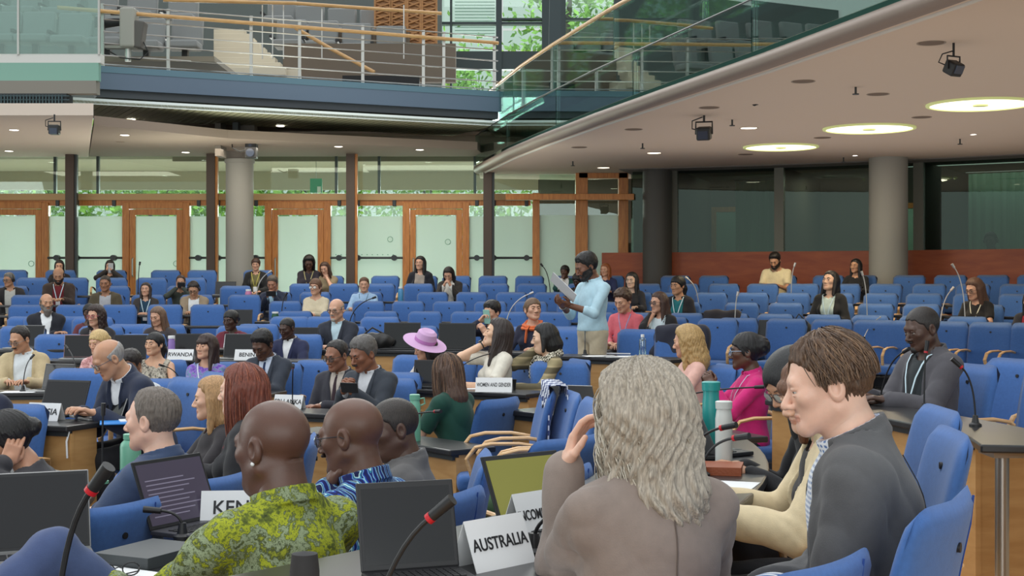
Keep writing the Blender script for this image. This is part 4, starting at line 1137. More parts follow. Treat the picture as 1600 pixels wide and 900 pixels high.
# ---- left upper balcony
B0 = Vector((wpx(152,21.9), 21.9, 0)); B1 = Vector((-.18, 24.9, 0)); BD = (B1-B0).normalized(); BN = Vector((-BD.y, BD.x, 0))
def bpt(x, z, off=0.0):
    """point on the balcony front under column x at height z"""
    k = (x-800)/FPX; s = (k*B0.y-B0.x)/(BD.x-k*BD.y); p = B0+BD*s+BN*off; return Vector((p.x, p.y, z))
def beam(name, z0, z1, off, th, m, x0=152, x1=781):
    a = bpt(x0, 0, off); b_ = bpt(x1, 0, off); return struct(MB().strip([(a.x, a.y), (b_.x, b_.y)], th, z0, z1).obj(name, m))
M_slate = mat('blue_grey_steel', s2l(92,108,128), .5); M_slate2 = mat('blue_teal_steel', s2l(88,118,134), .5)
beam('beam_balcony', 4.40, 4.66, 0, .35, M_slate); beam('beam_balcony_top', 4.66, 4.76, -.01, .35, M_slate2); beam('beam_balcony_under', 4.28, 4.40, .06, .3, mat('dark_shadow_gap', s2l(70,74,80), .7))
a = Vector((wpx(105,21.5), 21.5, 0)); b_ = Vector((wpx(778,24.7), 24.7, 0)); dd = (b_-a).normalized(); nn = Vector((-dd.y, dd.x, 0))
m = MB(); m.strip([(a.x, a.y), (b_.x, b_.y)], .06, 4.13, 4.22); struct(m.obj('trim_15', mat('pale_canopy_lip', s2l(226,234,234), .5)))
M_mesh = mat('perforated_metal', s2l(168,168,140), .42, .25, noise=.15, nscale=1.2)
m = MB(); m.strip([(a.x, a.y), (b_.x, b_.y)], 2.0, 4.14, 4.18); struct(m.obj('ceiling_canopy', M_mesh))
m = MB()
for k in range(60):
    q = a+dd*((b_-a).length*(k+.5)/60); m.bar(Vector((q.x, q.y, 4.135)), Vector((q.x+nn.x*1.95, q.y+nn.y*1.95, 4.139)), .006, .006)
struct(m.obj('trim_16', mat('mesh_rib', s2l(128,130,110), .5, .4)))
area_light('canopy_fill', (-3.3, 22.2, 2.6), 6.6, .8, 70, (.95,1,.82), (PI,0,-math.atan2(BD.y,BD.x)))  # unseen lamp added below to brighten the canopy's underside
# railing
t = thing('balcony_railing', 'steel balcony railing with a wooden handrail above the blue-grey beam', 'railing')
for z in (5.73, 5.50, 5.31, 5.13, 4.94, 4.80): MB().tube([bpt(162, z, .08), bpt(781, z, .08)], .011, 6).obj('rail', M_steel, t, smooth=True)
MB().tube([bpt(90, 5.62, .04), bpt(780, 5.62, .04)], .032, 10).obj('handrail', M_rail, t, smooth=True)
for x in (162, 265, 395, 471, 570, 665, 697, 776): MB().bar(bpt(x, 4.74, .1), bpt(x, 5.75, .1), .035, .05).obj('post', M_steel, t)
t = thing('stair_railing', 'upper wooden stair handrail sloping down with thin steel posts', 'railing')
MB().tube([px(255, 0, 24.6), px(460, 5, 24.9), px(690, 21, 25.3)], .032, 10).obj('handrail', M_rail, t, smooth=True)
MB().tube([px(462, 44, 25.2), px(520, 78, 25.0), px(585, 113, 24.8)], .034, 10).obj('sloping_handrail', M_rail, t, smooth=True)
for x in (410, 426, 443, 503, 631): MB().bar(px(x, 8, 25.05), px(x, 92, 25.05), .02).obj('post', M_steel, t)
# end box on the beam: white strip, teal glass, grey band, dark grille at far left
Yl = 20.8
def lbox(name, x0, x1, y0, y1, m, d=.1, Y=Yl): return struct(MB().box(((wpx(x0,Y)+wpx(x1,Y))/2, Y+d/2, (wz(y0,Y)+wz(y1,Y))/2), (wpx(x1,Y)-wpx(x0,Y), d, abs(wz(y0,Y)-wz(y1,Y)))).obj(name, m))
lbox('trim_17', -120, 157, 84, 98, mat('pale_metal_strip', s2l(196,196,192), .5), .2)
lbox('wall_left_band', -120, 154, 98, 126, mat('teal_band', s2l(120,160,146), .3), .12)
lbox('trim_19', -120, 150, 126, 146, mat('taupe_band', s2l(120,116,108), .6), .2)
lbox('trim_20', -120, 104, 146, 178, mat('dark_grille', s2l(30,38,42), .6), .3)
lbox('trim_21', -120, 104, 176, 181, mat('pale_soffit_strip', s2l(206,192,180), .6), .3, 20.6)  # plain pale strip along the soffit's front edge
m = MB()
for k in range(44): m.box((wpx(-118+5*k, 20.78), 20.78, wz(162,20.78)), (.012,.02,.26))
for k in range(5): m.box((wpx(-8,20.78), 20.78, wz(150+6*k,20.78)), (2.2,.02,.008))
struct(m.obj('trim_22', mat('grille_bar', s2l(60,84,90), .5)))
t = thing('glass_balustrade', 'clear teal glass railing panels of the far left upper balcony', 'balustrade')
for x0, x1 in ((-110,28), (29,155)): MB().box(((wpx(x0,Yl)+wpx(x1,Yl))/2, Yl, (wz(84,Yl)+wz(-40,Yl))/2), (wpx(x1,Yl)-wpx(x0,Yl)-.02, .015, wz(-40,Yl)-wz(84,Yl))).obj('glass_panel', M_teal, t)
for x in (29,155): MB().box((wpx(x,Yl), Yl-.01, 5.4), (.03,.03,1.3)).obj('post', M_steel, t)
# gallery behind
M_seatgrey = mat('grey_gallery_upholstery', s2l(132,134,134), .9, bump=.2, bscale=300)
def gseat(x, y, Y, lb):
    t = thing('theatre_chair', lb, 'seat', px(x, y, Y), 0, 'grey seats in the upper gallery')
    m = MB(); m.box((0,.05,.0), (.56,.12,.5), rx=-.15); m.obj('backrest', M_seatgrey, t, bevel=.04, seg=3, smooth=True); MB().box((0,-.22,-.28), (.56,.5,.14)).obj('seat_cushion', M_seatgrey, t, bevel=.04, seg=3, smooth=True)
    MB().box((-.33,-.15,-.14), (.06,.42,.06)).obj('armrest', M_black, t, bevel=.01); MB().box((0,-.12,-.48), (.10,.12,.27)).obj('pedestal', M_black, t)
for i, (x, y, Y) in enumerate(((440,14,27.6),(484,28,27.4),(534,32,27.4),(584,34,27.4), (455,50,26.75),(505,52,26.75),(557,56,26.75),(611,60,26.75), (60,40,24.2),(116,42,24.2),(8,40,24.2),(172,45,24.6),(232,50,24.6),(292,50,25.0), (40,-2,25.6),(100,0,25.6),(160,2,25.8),(222,6,25.8),(286,10,25.8))):
    gseat(x, y, Y, ('grey upholstered gallery seat in the back row behind the railing' if i < 4 else 'grey upholstered gallery seat in the front row behind the railing' if i < 8 else 'grey gallery seat behind the left glass, front row' if i < 14 else 'grey gallery seat behind the left glass, back row')+', '+['first','second','third','fourth','first','second','third','fourth','second','third','first','fourth','fifth','sixth','first','second','third','fourth','fifth'][i]+' from left')
def gbox(name, x0, x1, y0, y1, Y, m, d=.2): return lbox(name, x0, x1, y0, y1, m, d, Y)
gbox('wall_gallery_front', 442, 712, 68, 128, 25.8, mat('taupe_gallery_front', s2l(112,100,88), .8), .2)
gbox('floor_gallery_step', 440, 640, 50, 70, 26.9, mat('taupe_gallery_front', s2l(112,100,88), .8), 1.4)
gbox('floor_gallery_mid', -120, 335, 88, 96, 22.6, mat('gallery_floor', s2l(120,112,98), .8), 3.4)
gbox('trim_23', 250, 465, 108, 122, 25.2, mat('pale_stone_step', s2l(206,196,176), .7), .3)
gbox('wall_gallery_back', -160, 690, -60, 160, 29.6, mat('gallery_back', s2l(96,104,104), .8), .2)
gbox('trim_24', 535, 655, 118, 136, 25.5, M_blackmatt, .2)
t = thing('gallery_stairs', 'pale wooden stairs rising behind the balcony railing', 'stairs')
for k in range(9):
    z = wz(106,25.0)+k*.135; Yk = 25.0+k*.28; x0 = wpx(334,Yk); x1 = wpx(446-9*k*.9,Yk)
    MB().box(((x0+x1)/2, Yk+.14, z-.06), (x1-x0, .30, .13)).obj('step', mat('pale_stone_step', s2l(206,196,176), .7), t, bevel=.004)
t = thing('wooden_lattice_screen', 'tall perforated oak lattice screen in the upper gallery', 'screen')
m = MB(); Yq = 27.0; zA = wz(100,Yq); zB = wz(-30,Yq)
for x0, x1 in ((586,610),(612,634),(637,657),(660,682)):
    f = MB(); X0 = wpx(x0,Yq); X1 = wpx(x1,Yq); zb = zA if x0 > 630 else wz(75,Yq)
    for xx in (X0, X1): f.box((xx, Yq, (zb+zB)/2), (.035,.05,zB-zb))
    nz = int((zB-zb)/.11)
    for q in range(nz): f.bar((X0, Yq, zb+.11*q), (X1, Yq, zb+.11*q+.09), .03, .03); f.bar((X0, Yq+.02, zb+.11*q+.09), (X1, Yq+.02, zb+.11*q), .03, .03)
    f.box(((X0+X1)/2, Yq+.06, (zb+zB)/2), (X1-X0,.015,zB-zb), mi=0)
    f.obj('lattice_panel', M_lattice, t)
# upper curtain wall with bright windows
Yc = 30.2; M_mull = mat('dark_teal_mullion', s2l(44,58,62), .5)
for i, (x0, x1, y0, y1) in enumerate(((684,703,-80,150),(705,776,-80,34),(705,776,38,80),(705,772,108,150),(786,847,-80,44),(786,847,48,78),(786,847,112,150),(884,1240,-90,160))):
    gl = lbox('window_%d' % (25+i), x0, x1, y0, y1, M_clear, .02, Yc)
for x0, x1, y0, y1 in ((703,706,-90,160),(775,784,-90,150),(847,884,-90,160),(960,975,-90,160),(1080,1092,-90,160)): lbox('trim_25', x0, x1, y0, y1, M_mull, .25, Yc-.2)
for x0, x1, y0, y1 in ((684,850,34,38),(684,850,80,108),(784,1240,28,31)): lbox('trim_26', x0, x1, y0, y1, M_mull, .2, Yc-.15)
m = MB()
for k in range(26): m.box((wpx(742,Yc+.3), Yc+.3, wz(-76+5*k,Yc)), (wpx(776)-wpx(704), .05, .015))
struct(m.obj('trim_27', mat('louvre', s2l(150,164,164), .5)))
# dark slanted struts behind the right glass railing
for (xa, ya, xb, yb, Yq, w) in ((1000,-10,925,110,20.5,.34),(868,-20,866,90,24.5,.22)):
    MBo = MB().bar(px(xa, ya, Yq), px(xb, yb, Yq), w, .2); struct(MBo.obj('trim_28', M_mull))
# broadcast camera on the left balcony
t = thing('television_camera', 'grey television camera with a black lens on the left balcony', 'camera', tuple(px(200, 96, 22.2)))
MB().box((.02,0,.52), (.24,.30,.62)).obj('body', mat('camera_grey', s2l(150,148,140), .6), t, bevel=.03); MB().box((.14,.0,.42), (.24,.26,.42), ry=.15).obj('shroud', mat('camera_dark_grey', s2l(82,78,74), .6), t, bevel=.02)
m = MB(); m.cyl((-.10,0,.62), (-.42,0,.60), .06, 16, r2=.085); m.box((-.44,0,.60), (.12,.20,.17)); m.obj('lens', M_black, t, smooth=True)
MB().box((-.20,0,.76), (.14,.08,.08)).obj('viewfinder', M_black, t, bevel=.01); MB().cyl((0,0,0), (0,0,.24), .05, 12).obj('pedestal', M_steel, t); MB().box((-.1,0,.22), (.5,.16,.04)).obj('plate', mat('camera_grey', s2l(150,148,140), .6), t)
MB().tube([(.2,0,.4), (.32,0,.15), (.2,-.05,.02), (-.1,-.05,.05), (-.3,-.02,.16)], .01, 6).obj('cable', M_black, t, smooth=True)
# emergency exit sign behind the glass
t = thing('exit_sign', 'green emergency exit sign behind the upper glass, right of the column', 'sign', (wpx(494,28.1), 28.1, wz(290,28.1)))
MB().cyl((0,0,.14), (0,0,3.8-wz(290,28.1)), .008, 6).obj('rod', M_steel, t)
MB().box((0,0,0), (.24,.03,.28)).obj('panel', mat('exit_green', s2l(0,100,66), .5, emit=s2l(0,110,70), es=.5), t); MB().box((.06,-.02,-.08), (.07,.01,.12)).obj('white_field', M_white, t)
# ================================================================ chairs and desks
def backrest_mesh(w=.52, z0=.42, z1=.965, th=.075, nx=14, nz=10):
    """padded shell: slightly wrapped towards the sitter, top edge dips in the middle, thinner towards the top"""
    V = []; F = []
    def surf(u, t, side):
        x = u*w/2*(1-.05*(1-t)); top = z1+.010*u*u-.004-.055*abs(u)**9*t; z = z0+(top-z0)*t
        e = max(0, 1-abs(u)**6)**.5*max(0, 1-abs(2*t-1)**10)**.5
        y = -.245-.085*t+.035*u*u+.018*math.sin(PI*t)
        return (x, y+side*(th/2*(1-.25*t))*e, z)
    for side in (1,-1):
        for j in range(nz+1):
            for i in range(nx+1): V.append(surf(-1+2*i/nx, j/nz, side))
    n = (nx+1)*(nz+1)
    for j in range(nz):
        for i in range(nx):
            a = j*(nx+1)+i; F.append((a, a+nx+1, a+nx+2, a+1)); F.append((n+a, n+a+1, n+a+nx+2, n+a+nx+1))
    return V, F
def build_chair(label, fine=False):
    t = thing('conference_chair', label, 'chair')
    V, F = backrest_mesh(nx=24 if fine else 12, nz=16 if fine else 8)
    mb = MB(); mb.add(V, F); o = mb.obj('backrest', M_blue, t, smooth=True)
    w = o.modifiers.new('weld', 'WELD'); w.merge_threshold = .0008
    def seam(u): 
        pts = []
        for j in range(9):
            tt = .03+.94*j/8; x = u*.26*(1-.05*(1-tt)); top = .965+.010*u*u-.004-.055*abs(u)**9*tt; z = .42+(top-.42)*tt
            e = max(0, 1-abs(u)**6)**.5*max(0, 1-abs(2*tt-1)**10)**.5
            pts.append((x, -.245-.085*tt+.035*u*u+.018*math.sin(PI*tt)-(.0375*(1-.25*tt))*e-.0005, z))
        return pts
    if fine: MB().tube(seam(.55), .0028, 6).obj('seam', M_bluedk, o, smooth=True)

    for sg in (1,-1):
        yy = -.245-.085*.8+.018*.59
        MB().cyl((0, yy+sg*.028, .855), (0, yy+sg*.0365, .855), .011, 12).obj('button', M_black, o, smooth=True)
    m = MB(); m.box((0,.0,.425), (.50,.50,.10)); s = m.obj('seat', M_blue, t, bevel=.035, seg=4, smooth=True)
    for sx in (-1,1):
        pts = [(sx*.262,-.27,.60), (sx*.29,-.22,.645), (sx*.30,-.10,.665), (sx*.30,.06,.665), (sx*.30,.15,.645), (sx*.298,.20,.58), (sx*.29,.17,.48), (sx*.27,.10,.405)]
        q = []
        for a, b_ in zip(pts, pts[1:]): q += [Vector(a).lerp(Vector(b_), k/3) for k in range(3)]
        q.append(Vector(pts[-1]))
        MB().tube(q, .019, 8, flat=.62).obj('armrest', M_armwood, t, smooth=True)
    m = MB(); m.cyl((0,0,.05), (0,0,.39), .032, 16); m.box((0,0,.375), (.30,.30,.02)); m.obj('pedestal', M_black, t, smooth=True, auto=.5)
    m = MB()
    for k in range(5):
        a = 2*PI*k/5; m.bar((0,0,.05), (.27*math.cos(a), .27*math.sin(a), .03), .045, .03); m.ball((.27*math.cos(a), .27*math.sin(a), .022), .021, 8)
    m.obj('star_base', M_black, t, smooth=True, auto=.5)
    return t
CHAIR = build_chair('x'); CHAIRF = build_chair('x', True); _used = {'c': False, 'f': False}
CHAIRS = []
def chair(x, y, rz, label, group=None, fine=False, z=None):
    k = 'f' if fine else 'c'; src = CHAIRF if fine else CHAIR
    o = src if not _used[k] else copy_tree(src)
    if _used[k] is False: pass
    _used[k] = True
    o.location = (x, y, floor_z(x, y) if z is None else z); o.rotation_euler = (0, 0, rz); o['label'] = label
    if group: o['group'] = group
    elif 'group' in o: del o['group']
    CHAIRS.append((x, y)); return o

# ---- desks: black worktop on pale wood fronts, following the rings
def desk(r0, r1, aa, ab, z, label, front='in', n=None, wood=True, thick=.035):
    """aa, ab in degrees about the chamber's centre; z is the floor it stands on"""
    t = thing('curved_desk', label, 'desk')
    n = n or max(4, int(abs(ab-aa)*(r0+r1)/2*.0175/.18)); aa, ab = D(aa), D(ab)
    zt = z+(.74 if wood else .67)
    MB().arc(r0, r1, aa, ab, zt-thick, zt, n).obj('worktop', M_desktop, t, bevel=.008)
    if wood:
        MB().arc(r0+.05, r0+.075, aa+.01/r0, ab-.01/r0, z, zt-thick-.015, n).obj('front_panel', M_deskwood, t)
        MB().arc(r0+.03, r0+.10, aa+.02/r0, ab-.02/r0, zt-thick-.03, zt-thick, n).obj('metal_rim', M_steeldk, t)
        for a in (aa+.03/r0, ab-.03/r0):
            MB().arc(r0+.075, r1-.10, a-.012/r0, a+.012/r0, z, zt-thick, 1).obj('side_panel', M_deskwood, t)
    else:
        k = max(2, int((ab-aa)*r1/1.3))
        for i in range(k+1):
            a = aa+.06+(ab-aa-.12)*i/k; MB().arc(r0+.1, r1-.08, a-.012/r0, a+.012/r0, z, zt-thick, 1).obj('support', M_black, t)
    return t
def ang(x, r):
    X, Y = on_ring(x, r); return math.degrees(math.atan2(Y-OY, X-OX))
ORD = ['first','second','third','fourth','fifth','sixth','seventh','eighth','ninth','tenth','eleventh','twelfth','thirteenth','fourteenth','fifteenth','sixteenth','seventeenth','eighteenth','nineteenth','twentieth','twenty-first','twenty-second','twenty-third','twenty-fourth','twenty-fifth','twenty-sixth','twenty-seventh','twenty-eighth','twenty-ninth','thirtieth']
# back rows; seats taken by people are added with the people
ROWN = ['back row by the glass wall', 'second row from the back', 'third row from the back', 'fourth row from the back', 'fifth row from the back']
ANCH = [597, 649, 610, 633, 657]
TAKEN = {k: [] for k in range(5)}       # filled below: angles of occupied seats
def rowseat(k, x): a = ang(x, RK[k]); TAKEN[k].append(a); return a
# ================================================================ the people
def headto(x, y, rz, px_dir): pass
NP = []
def P(x, where, label, d=None, cturn=None, cdz=0.0, dz=0.0, turn=0.0, row=None, ch=True, chl=None, **kw):
    """a person seen in column x: where = ring radius (float) or ('Y', distance). Faces the centre plus turn degrees (left is positive)."""
    if isinstance(where, tuple): X, Y = px(x, None, where[1])
    else: X, Y = on_ring(x, where)
    rz = face_centre(X, Y)+D(turn); z = floor_z(X, Y)+dz
    if row is not None: TAKEN[row].append(math.degrees(math.atan2(Y-OY, X-OX)))
    info = person((X, Y, z), rz, label, **kw); info['label'] = label; NP.append(info)
    if ch and not kw.get('stand'):
        near = math.hypot(X, Y) < 7
        chair(X, Y, rz if cturn is None else face_centre(X, Y)+D(cturn), chl or ('blue chair occupied by the '+chairname(label)), fine=near, z=z)
    return info
def chairname(l):
    w = l.split()[:11]
    while w[-1].strip(',') in ('the','a','of','in','at','with','and','before','behind','beside','light','dark','long','by','from','to','between','right','left','one','cut','whose','mostly'): w = w[:-1]
    return ' '.join(w).strip(',')
WHT = (228,230,232); NAV = (32,38,58); BLK = (24,24,28); LBL = (166,200,222)
T1 = (206,158,132); T2 = (190,142,112); T3 = (140,98,74); T4 = (92,62,48); T5 = (70,46,38)
LY = (200,222,232)
k0, k1, k2, k3, k4 = RK
# ---------------- back rows, left to right
P(93, k0, 'person in black with dark hair half hidden behind the bald bearded one', row=0, top=407, fem=True, hair='long', hL=.2, hcol=(22,18,18), skin=T1, wear=[('sweater',BLK)])
P(172, k0, 'person in black with long dark hair lifting a pale phone to their face', row=0, top=407, fem=True, hair='long', hL=.3, hcol=(22,18,18), skin=T1, wear=[('sweater',(44,38,36))], armL='camera', armR='camera', head=(0,4,0))
P(400, k0, 'person in black jacket over olive top, brown hair tied back, before the grey column', row=0, top=404, fem=True, hair='bun', hcol=(60,36,26), skin=T1, wear=[('tee',(104,98,62)),('open',(22,22,24))], lanyard=(190,180,90), armL='lap', armR='lap')
P(483, k0, 'person in dark jacket with very long black curly hair, looking down', row=0, top=400, fem=True, hair='wavy', hth=.024, hL=.34, hcol=(16,13,13), skin=T4, head=(6,24,0), wear=[('sweater',(40,34,44))], lanyard=(180,170,120), armL='deskin', armR='deskin')
P(511, k0, 'person with brown hair resting chin on a fist at the glass wall', row=0, top=410, fem=True, hair='long', hL=.26, hcol=(70,44,30), skin=T1, head=(-10,16,8), wear=[('tee',(140,124,96))], armL='chin', armR='desk', lean=6)
P(657, k0, 'person in black blazer with long straight black hair before the fourth door', row=0, top=401, fem=True, hair='long', hL=.34, hth=.018, hcol=(14,12,14), skin=T1, head=(-10,-2,0), wear=[('tee',(150,140,132)),('open',(18,20,32))], armL='lap', armR='lap')
P(704, k1, 'person in dark jacket and white shirt with dark hair, head bowed to a phone', row=1, top=418, fem=True, hair='long', hL=.22, hcol=(28,20,20), skin=T1, head=(-6,30,0), wear=[('shirt',(222,218,210)),('open',(50,44,40))], armL='phone', armR='phone', lean=6)
P(883, k0, 'person in teal blazer and white shirt with short black hair left of the standing one', row=0, top=415, fem=True, hair='updo', hcol=(14,12,12), skin=T4, head=(-6,2,0), wear=[('shirt',WHT),('open',(12,70,66))], armL='desk', armR='chin')
P(904, k1, 'person in black with dark curly hair mostly hidden by the standing one', row=1, top=430, fem=True, hair='afro', hth=.0, hcol=(16,14,14), skin=T5, head=(-10,20,0), wear=[('sweater',BLK)])
P(947, k0, 'person in navy with long ginger hair and a small bun behind the standing one', row=0, top=412, fem=True, hair='wavy+', hL=.3, hcol=(150,86,48), skin=T1, head=(-15,4,0), wear=[('sweater',(34,44,84))])
P(1214, k0, 'person in cream t-shirt with dark hair and beard before the red-brown panel', row=0, top=396, hair='short', hth=.02, hcol=(26,20,18), beard='full', skin=T2, head=(-4,26,0), wear=[('tee',(214,200,164))], armL='keys', armR='keys', lean=4)
P(1338, k0, 'person in black with long dark hair beside the grey column on the right', row=0, top=405, fem=True, hair='long', hL=.3, hcol=(18,15,16), skin=T2, head=(-14,0,0), wear=[('sweater',BLK)])
P(16, k2, 'person with grey hair wearing headphones and a dark jacket at the left edge', row=2, top=427, hair='short', hcol=(112,108,104), headphones=True, skin=T2, head=(-35,6,0), wear=[('tee',(190,190,184)),('open',(38,36,38))], armL='desk', armR='desk', glasses=(30,30,30))
P(92, k2, 'person in brown jacket, bald with a dark beard and light lanyard, looking down', row=2, top=418, hair='sides', hcol=(40,28,24), beard='full', skin=T2, fat=.5, head=(0,22,0), wear=[('tee',(110,26,34)),('open',(58,44,38))], lanyard=LY, armL='keys', armR='keys', hs=1.08)
P(165, k3, 'person in olive jacket with cropped hair and raised chin', row=3, top=431, hair='buzz', hcol=(52,42,36), skin=(160,112,84), head=(-6,6,0), wear=[('tee',(170,170,176)),('open',(82,72,54))], armL='lap', armR='lap', hs=1.05)
P(228, k3, 'person in dark jacket and teal top with long straight brown hair and white lanyard', row=3, top=442, fem=True, hair='long', hL=.34, hcol=(48,34,30), skin=T1, head=(-6,-4,0), wear=[('tee',(24,60,84)),('open',(50,44,42))], lanyard=LY, armL='deskin', armR='deskin')
P(283, k2, 'person holding a small black camera, hidden behind the beige jacket', row=2, top=440, hair='recede', hcol=(60,40,34), skin=T2, head=(0,10,0), wear=[('sweater',(60,66,60))], armL='camera', armR='camera')
P(304, k3, 'person in beige zip jacket with headphones and glasses, looking down', row=3, top=440, hair='short', hth=.010, hcol=(44,34,30), headphones=True, skin=T2, glasses=(30,30,30), head=(0,28,0), wear=[('tee',WHT),('open',(150,132,110))], armL='deskin', armR='deskin', hs=1.08, lean=4)
P(427, k2, 'person with grey hair in navy jacket over blue shirt, photographing with a phone', row=2, top=432, hair='short', hth=.018, hcol=(92,80,70), skin=(176,124,98), head=(-6,18,0), wear=[('shirt',LBL),('jacket',(36,44,66))], armL='phone', armR='phone', hs=1.08)
P(494, k3, 'person in cream knitted top with glasses and tied brown hair', row=3, top=436, fem=True, hair='ponytail', hcol=(110,76,54), skin=T1, glasses=(40,30,30), head=(-14,2,0), wear=[('sweater',(212,198,170))], armL='deskin', armR='deskin', hs=1.05)
P(569, k2, 'person in light blue shirt with short brown hair, facing the hall', row=2, top=434, hair='short', hth=.011, hcol=(96,64,44), skin=T1, fat=.3, head=(6,4,0), wear=[('shirt',(160,190,222))], lanyard=(90,120,140), armL='desk', armR='desk', hs=1.05)
P(988, k2, 'person with long straight black hair in black, between the ginger one and the red-brown panel', row=2, top=426, fem=True, hair='long', hL=.34, hcol=(20,16,16), skin=(220,184,160), head=(-8,2,0), wear=[('sweater',(28,28,34))], armL='desk', armR='desk', hs=1.08)
P(1061, k3, 'person in black jacket over teal top with black tied hair and white lanyard', row=3, top=432, fem=True, hair='ponytail', hcol=(16,13,14), skin=T2, head=(-22,4,0), wear=[('tee',(26,110,120)),('open',(26,26,34))], lanyard=LY, armL='lap', armR='lap', hs=1.12)
P(1297, k3, 'person in black blazer over pale shirt with shoulder-length black hair and raised chin', row=3, top=424, fem=True, hair='bob', hL=.2, hcol=(22,18,20), skin=(214,174,150), head=(-16,-12,0), wear=[('tee',(190,206,200)),('open',(28,28,30))], armL='lap', armR='lap', lanyard=LY, hs=1.12)
P(1527, k3, 'person in black t-shirt with glasses and long brown hair at the right', row=3, top=436, fem=True, hair='long', hL=.34, hth=.02, hcol=(92,64,50), skin=T1, glasses=(60,40,40), head=(-20,16,0), wear=[('tee',(24,22,24))], lanyard=(214,210,190), armL='desk', armR='lap', hs=1.15)
P(1612, k4, 'person in dark jacket and crimson top cut off by the right edge', row=4, top=455, fem=True, hair='long', hcol=(26,20,20), skin=T1, wear=[('tee',(140,20,40)),('open',(26,24,34))], armL='lap', armR='deskin')
# ---------------- pair behind the standing speaker
P(978, 12.6, 'person in pink shirt with curly brown hair, eyes lowered', top=453, hair='curlyshort', hth=.018, hcol=(70,50,38), skin=T1, head=(-16,20,0), wear=[('shirt',(214,104,116))], lanyard=(150,150,190), armL='lapc', armR='lap', hs=1.2, scale=None)
P(1032, 12.4, 'person in black cardigan with glasses and brown hair, finger at the chin', top=457, fem=True, hair='long', hL=.26, hcol=(70,48,40), skin=T1, glasses=(60,40,40), head=(-28,4,0), wear=[('tee',(210,224,230)),('open',(26,26,30))], armL='lap', armR='chin', lanyard=LY, hs=1.1)
# ---------------- rings of named delegations, left part
P(72, 11.7, 'person in black suit, bald with long grey beard, arms folded', top=459, hair='sides', hcol=(90,84,78), beard='long', bcol=(112,104,98), skin=T2, head=(10,4,0), wear=[('shirt',WHT),('jacket',(28,30,40))], armL='cross', armR='cross', turn=10)
P(140, 11.2, 'person in maroon with black hair hidden behind the curly-haired one', top=482, fem=True, hair='updo', hcol=(16,13,14), skin=T4, wear=[('sweater',(96,44,52))])
P(152, 9.9, 'person with glasses, dark curly hair and black jacket over striped top', top=478, fem=True, hair='wavy', hth=.026, hL=.3, hcol=(52,36,32), skin=T1, glasses=(190,60,90), head=(-26,6,0), wear=[('tee', pattern_mat('striped_top','stripe',[(.3,s2l(214,204,194)),(.6,s2l(110,84,78))],14)),('open',(40,38,42))], armL='keys', armR='keys', hs=1.05)
P(250, 10.4, 'person with long brown hair in a half ponytail and dark jacket, looking down left', top=480, fem=True, hair='long', hL=.3, hcol=(112,86,68), skin=T1, head=(-24,16,0), wear=[('sweater',(64,58,60))], armL='desk', armR='desk')
P(363, 9.9, 'person in maroon jacket and white top with black hair and gold earrings', top=492, fem=True, hair='bun', hth=.01, hcol=(16,14,14), skin=T5, head=(-20,6,0), wear=[('tee',WHT),('open',(104,30,48))], armL='keys', armR='keys', hs=1.1)
P(453, 9.0, 'person in navy suit and white shirt with cropped black hair and downcast eyes', top=497, hair='buzz', hth=.008, hcol=(20,17,17), skin=T5, head=(-14,16,0), wear=[('shirt',WHT),('jacket',(34,40,74))], armL='desk', armR='desk', hs=1.05, turn=-8)
P(528, 9.85, 'person in dark suit and pale blue shirt, bald with glasses and grey goatee', top=467, hair='sides', hth=.006, hcol=(140,130,124), beard='goatee', bcol=(170,160,150), skin=T1, glasses=(30,30,34), head=(-12,8,0), wear=[('shirt',(190,214,224)),('jacket',(38,42,54))], armL='deskin', armR='desk', hs=1.05)
P(772, 10.2, 'person with black hair filming with a raised phone', top=472, hair='short', hth=.022, hcol=(22,18,18), skin=T1, head=(-12,10,0), wear=[('sweater',(30,32,54))], armL='phone', armR='camera', hs=1.05, turn=-10)
P(832, 10.2, 'person with an orange neck scarf and tied brown hair looking up right', top=466, fem=True, hair='updo', hth=.009, hcol=(104,80,60), skin=T1, head=(42,-8,0), wear=[('sweater',(32,34,56))], armL='desk', armR='desk', hs=1.1)
SPK = P(926, 8.9, 'standing person in pale blue rolled-sleeve shirt reading from a paper', top=397, stand=True, hair='short', hth=.020, hcol=(18,15,15), beard='full', bcol=(22,18,18), bth=.003, skin=(118,78,58), head=(-14,22,0), wear=[('rolled',(176,208,222))], trousers=(190,176,150), armL=(-.10,.36,1.20), armR=(.10,.30,1.20), hs=1.06, fingers={-1:(.5,.5,.6,.6),1:(.6,.7,.7,.8)}, palm={-1:(.3,-.2,.8,.2,.9,.3),1:(-.2,-.3,.7,-.5,.85,.2)}, ch=False, turn=-26)
# ---------------- middle ring
CREAM = P(38, 8.0, 'person in tan jacket with glasses and moustache typing at the left edge', top=511, hair='recede', hth=.012, hcol=(34,28,26), beard='moustache', skin=T2, glasses=(120,110,100), head=(-30,20,0), wear=[('shirt',(214,220,224)),('open',(188,170,134))], armL='keys', armR='keys', lod=1, hs=1.05)
P(161, 7.7, 'person in pink floral top with blond hair tied back', top=516, fem=True, hair='bun', hth=.013, hcol=(200,170,116), skin=T1, head=(-28,10,0), wear=[('sweater', pattern_mat('pink_floral','blotch',[(.36,s2l(224,206,206)),(.5,s2l(214,160,160)),(.6,s2l(150,90,90)),(.66,s2l(226,200,196))],26))], armL='keys', armR='keys', lean=6)
P(243, 7.7, 'person in sleeveless dark vest with black tied hair and tattooed shoulder', top=520, fem=True, hair='ponytail', hth=.011, hcol=(18,16,18), skin=(206,160,130), head=(-24,-2,0), wear=[('sleeveless', pattern_mat('leafy_vest','blotch',[(.4,s2l(36,30,30)),(.55,s2l(200,192,176)),(.62,s2l(90,100,80))],30))], armL='desk', armR='lap')
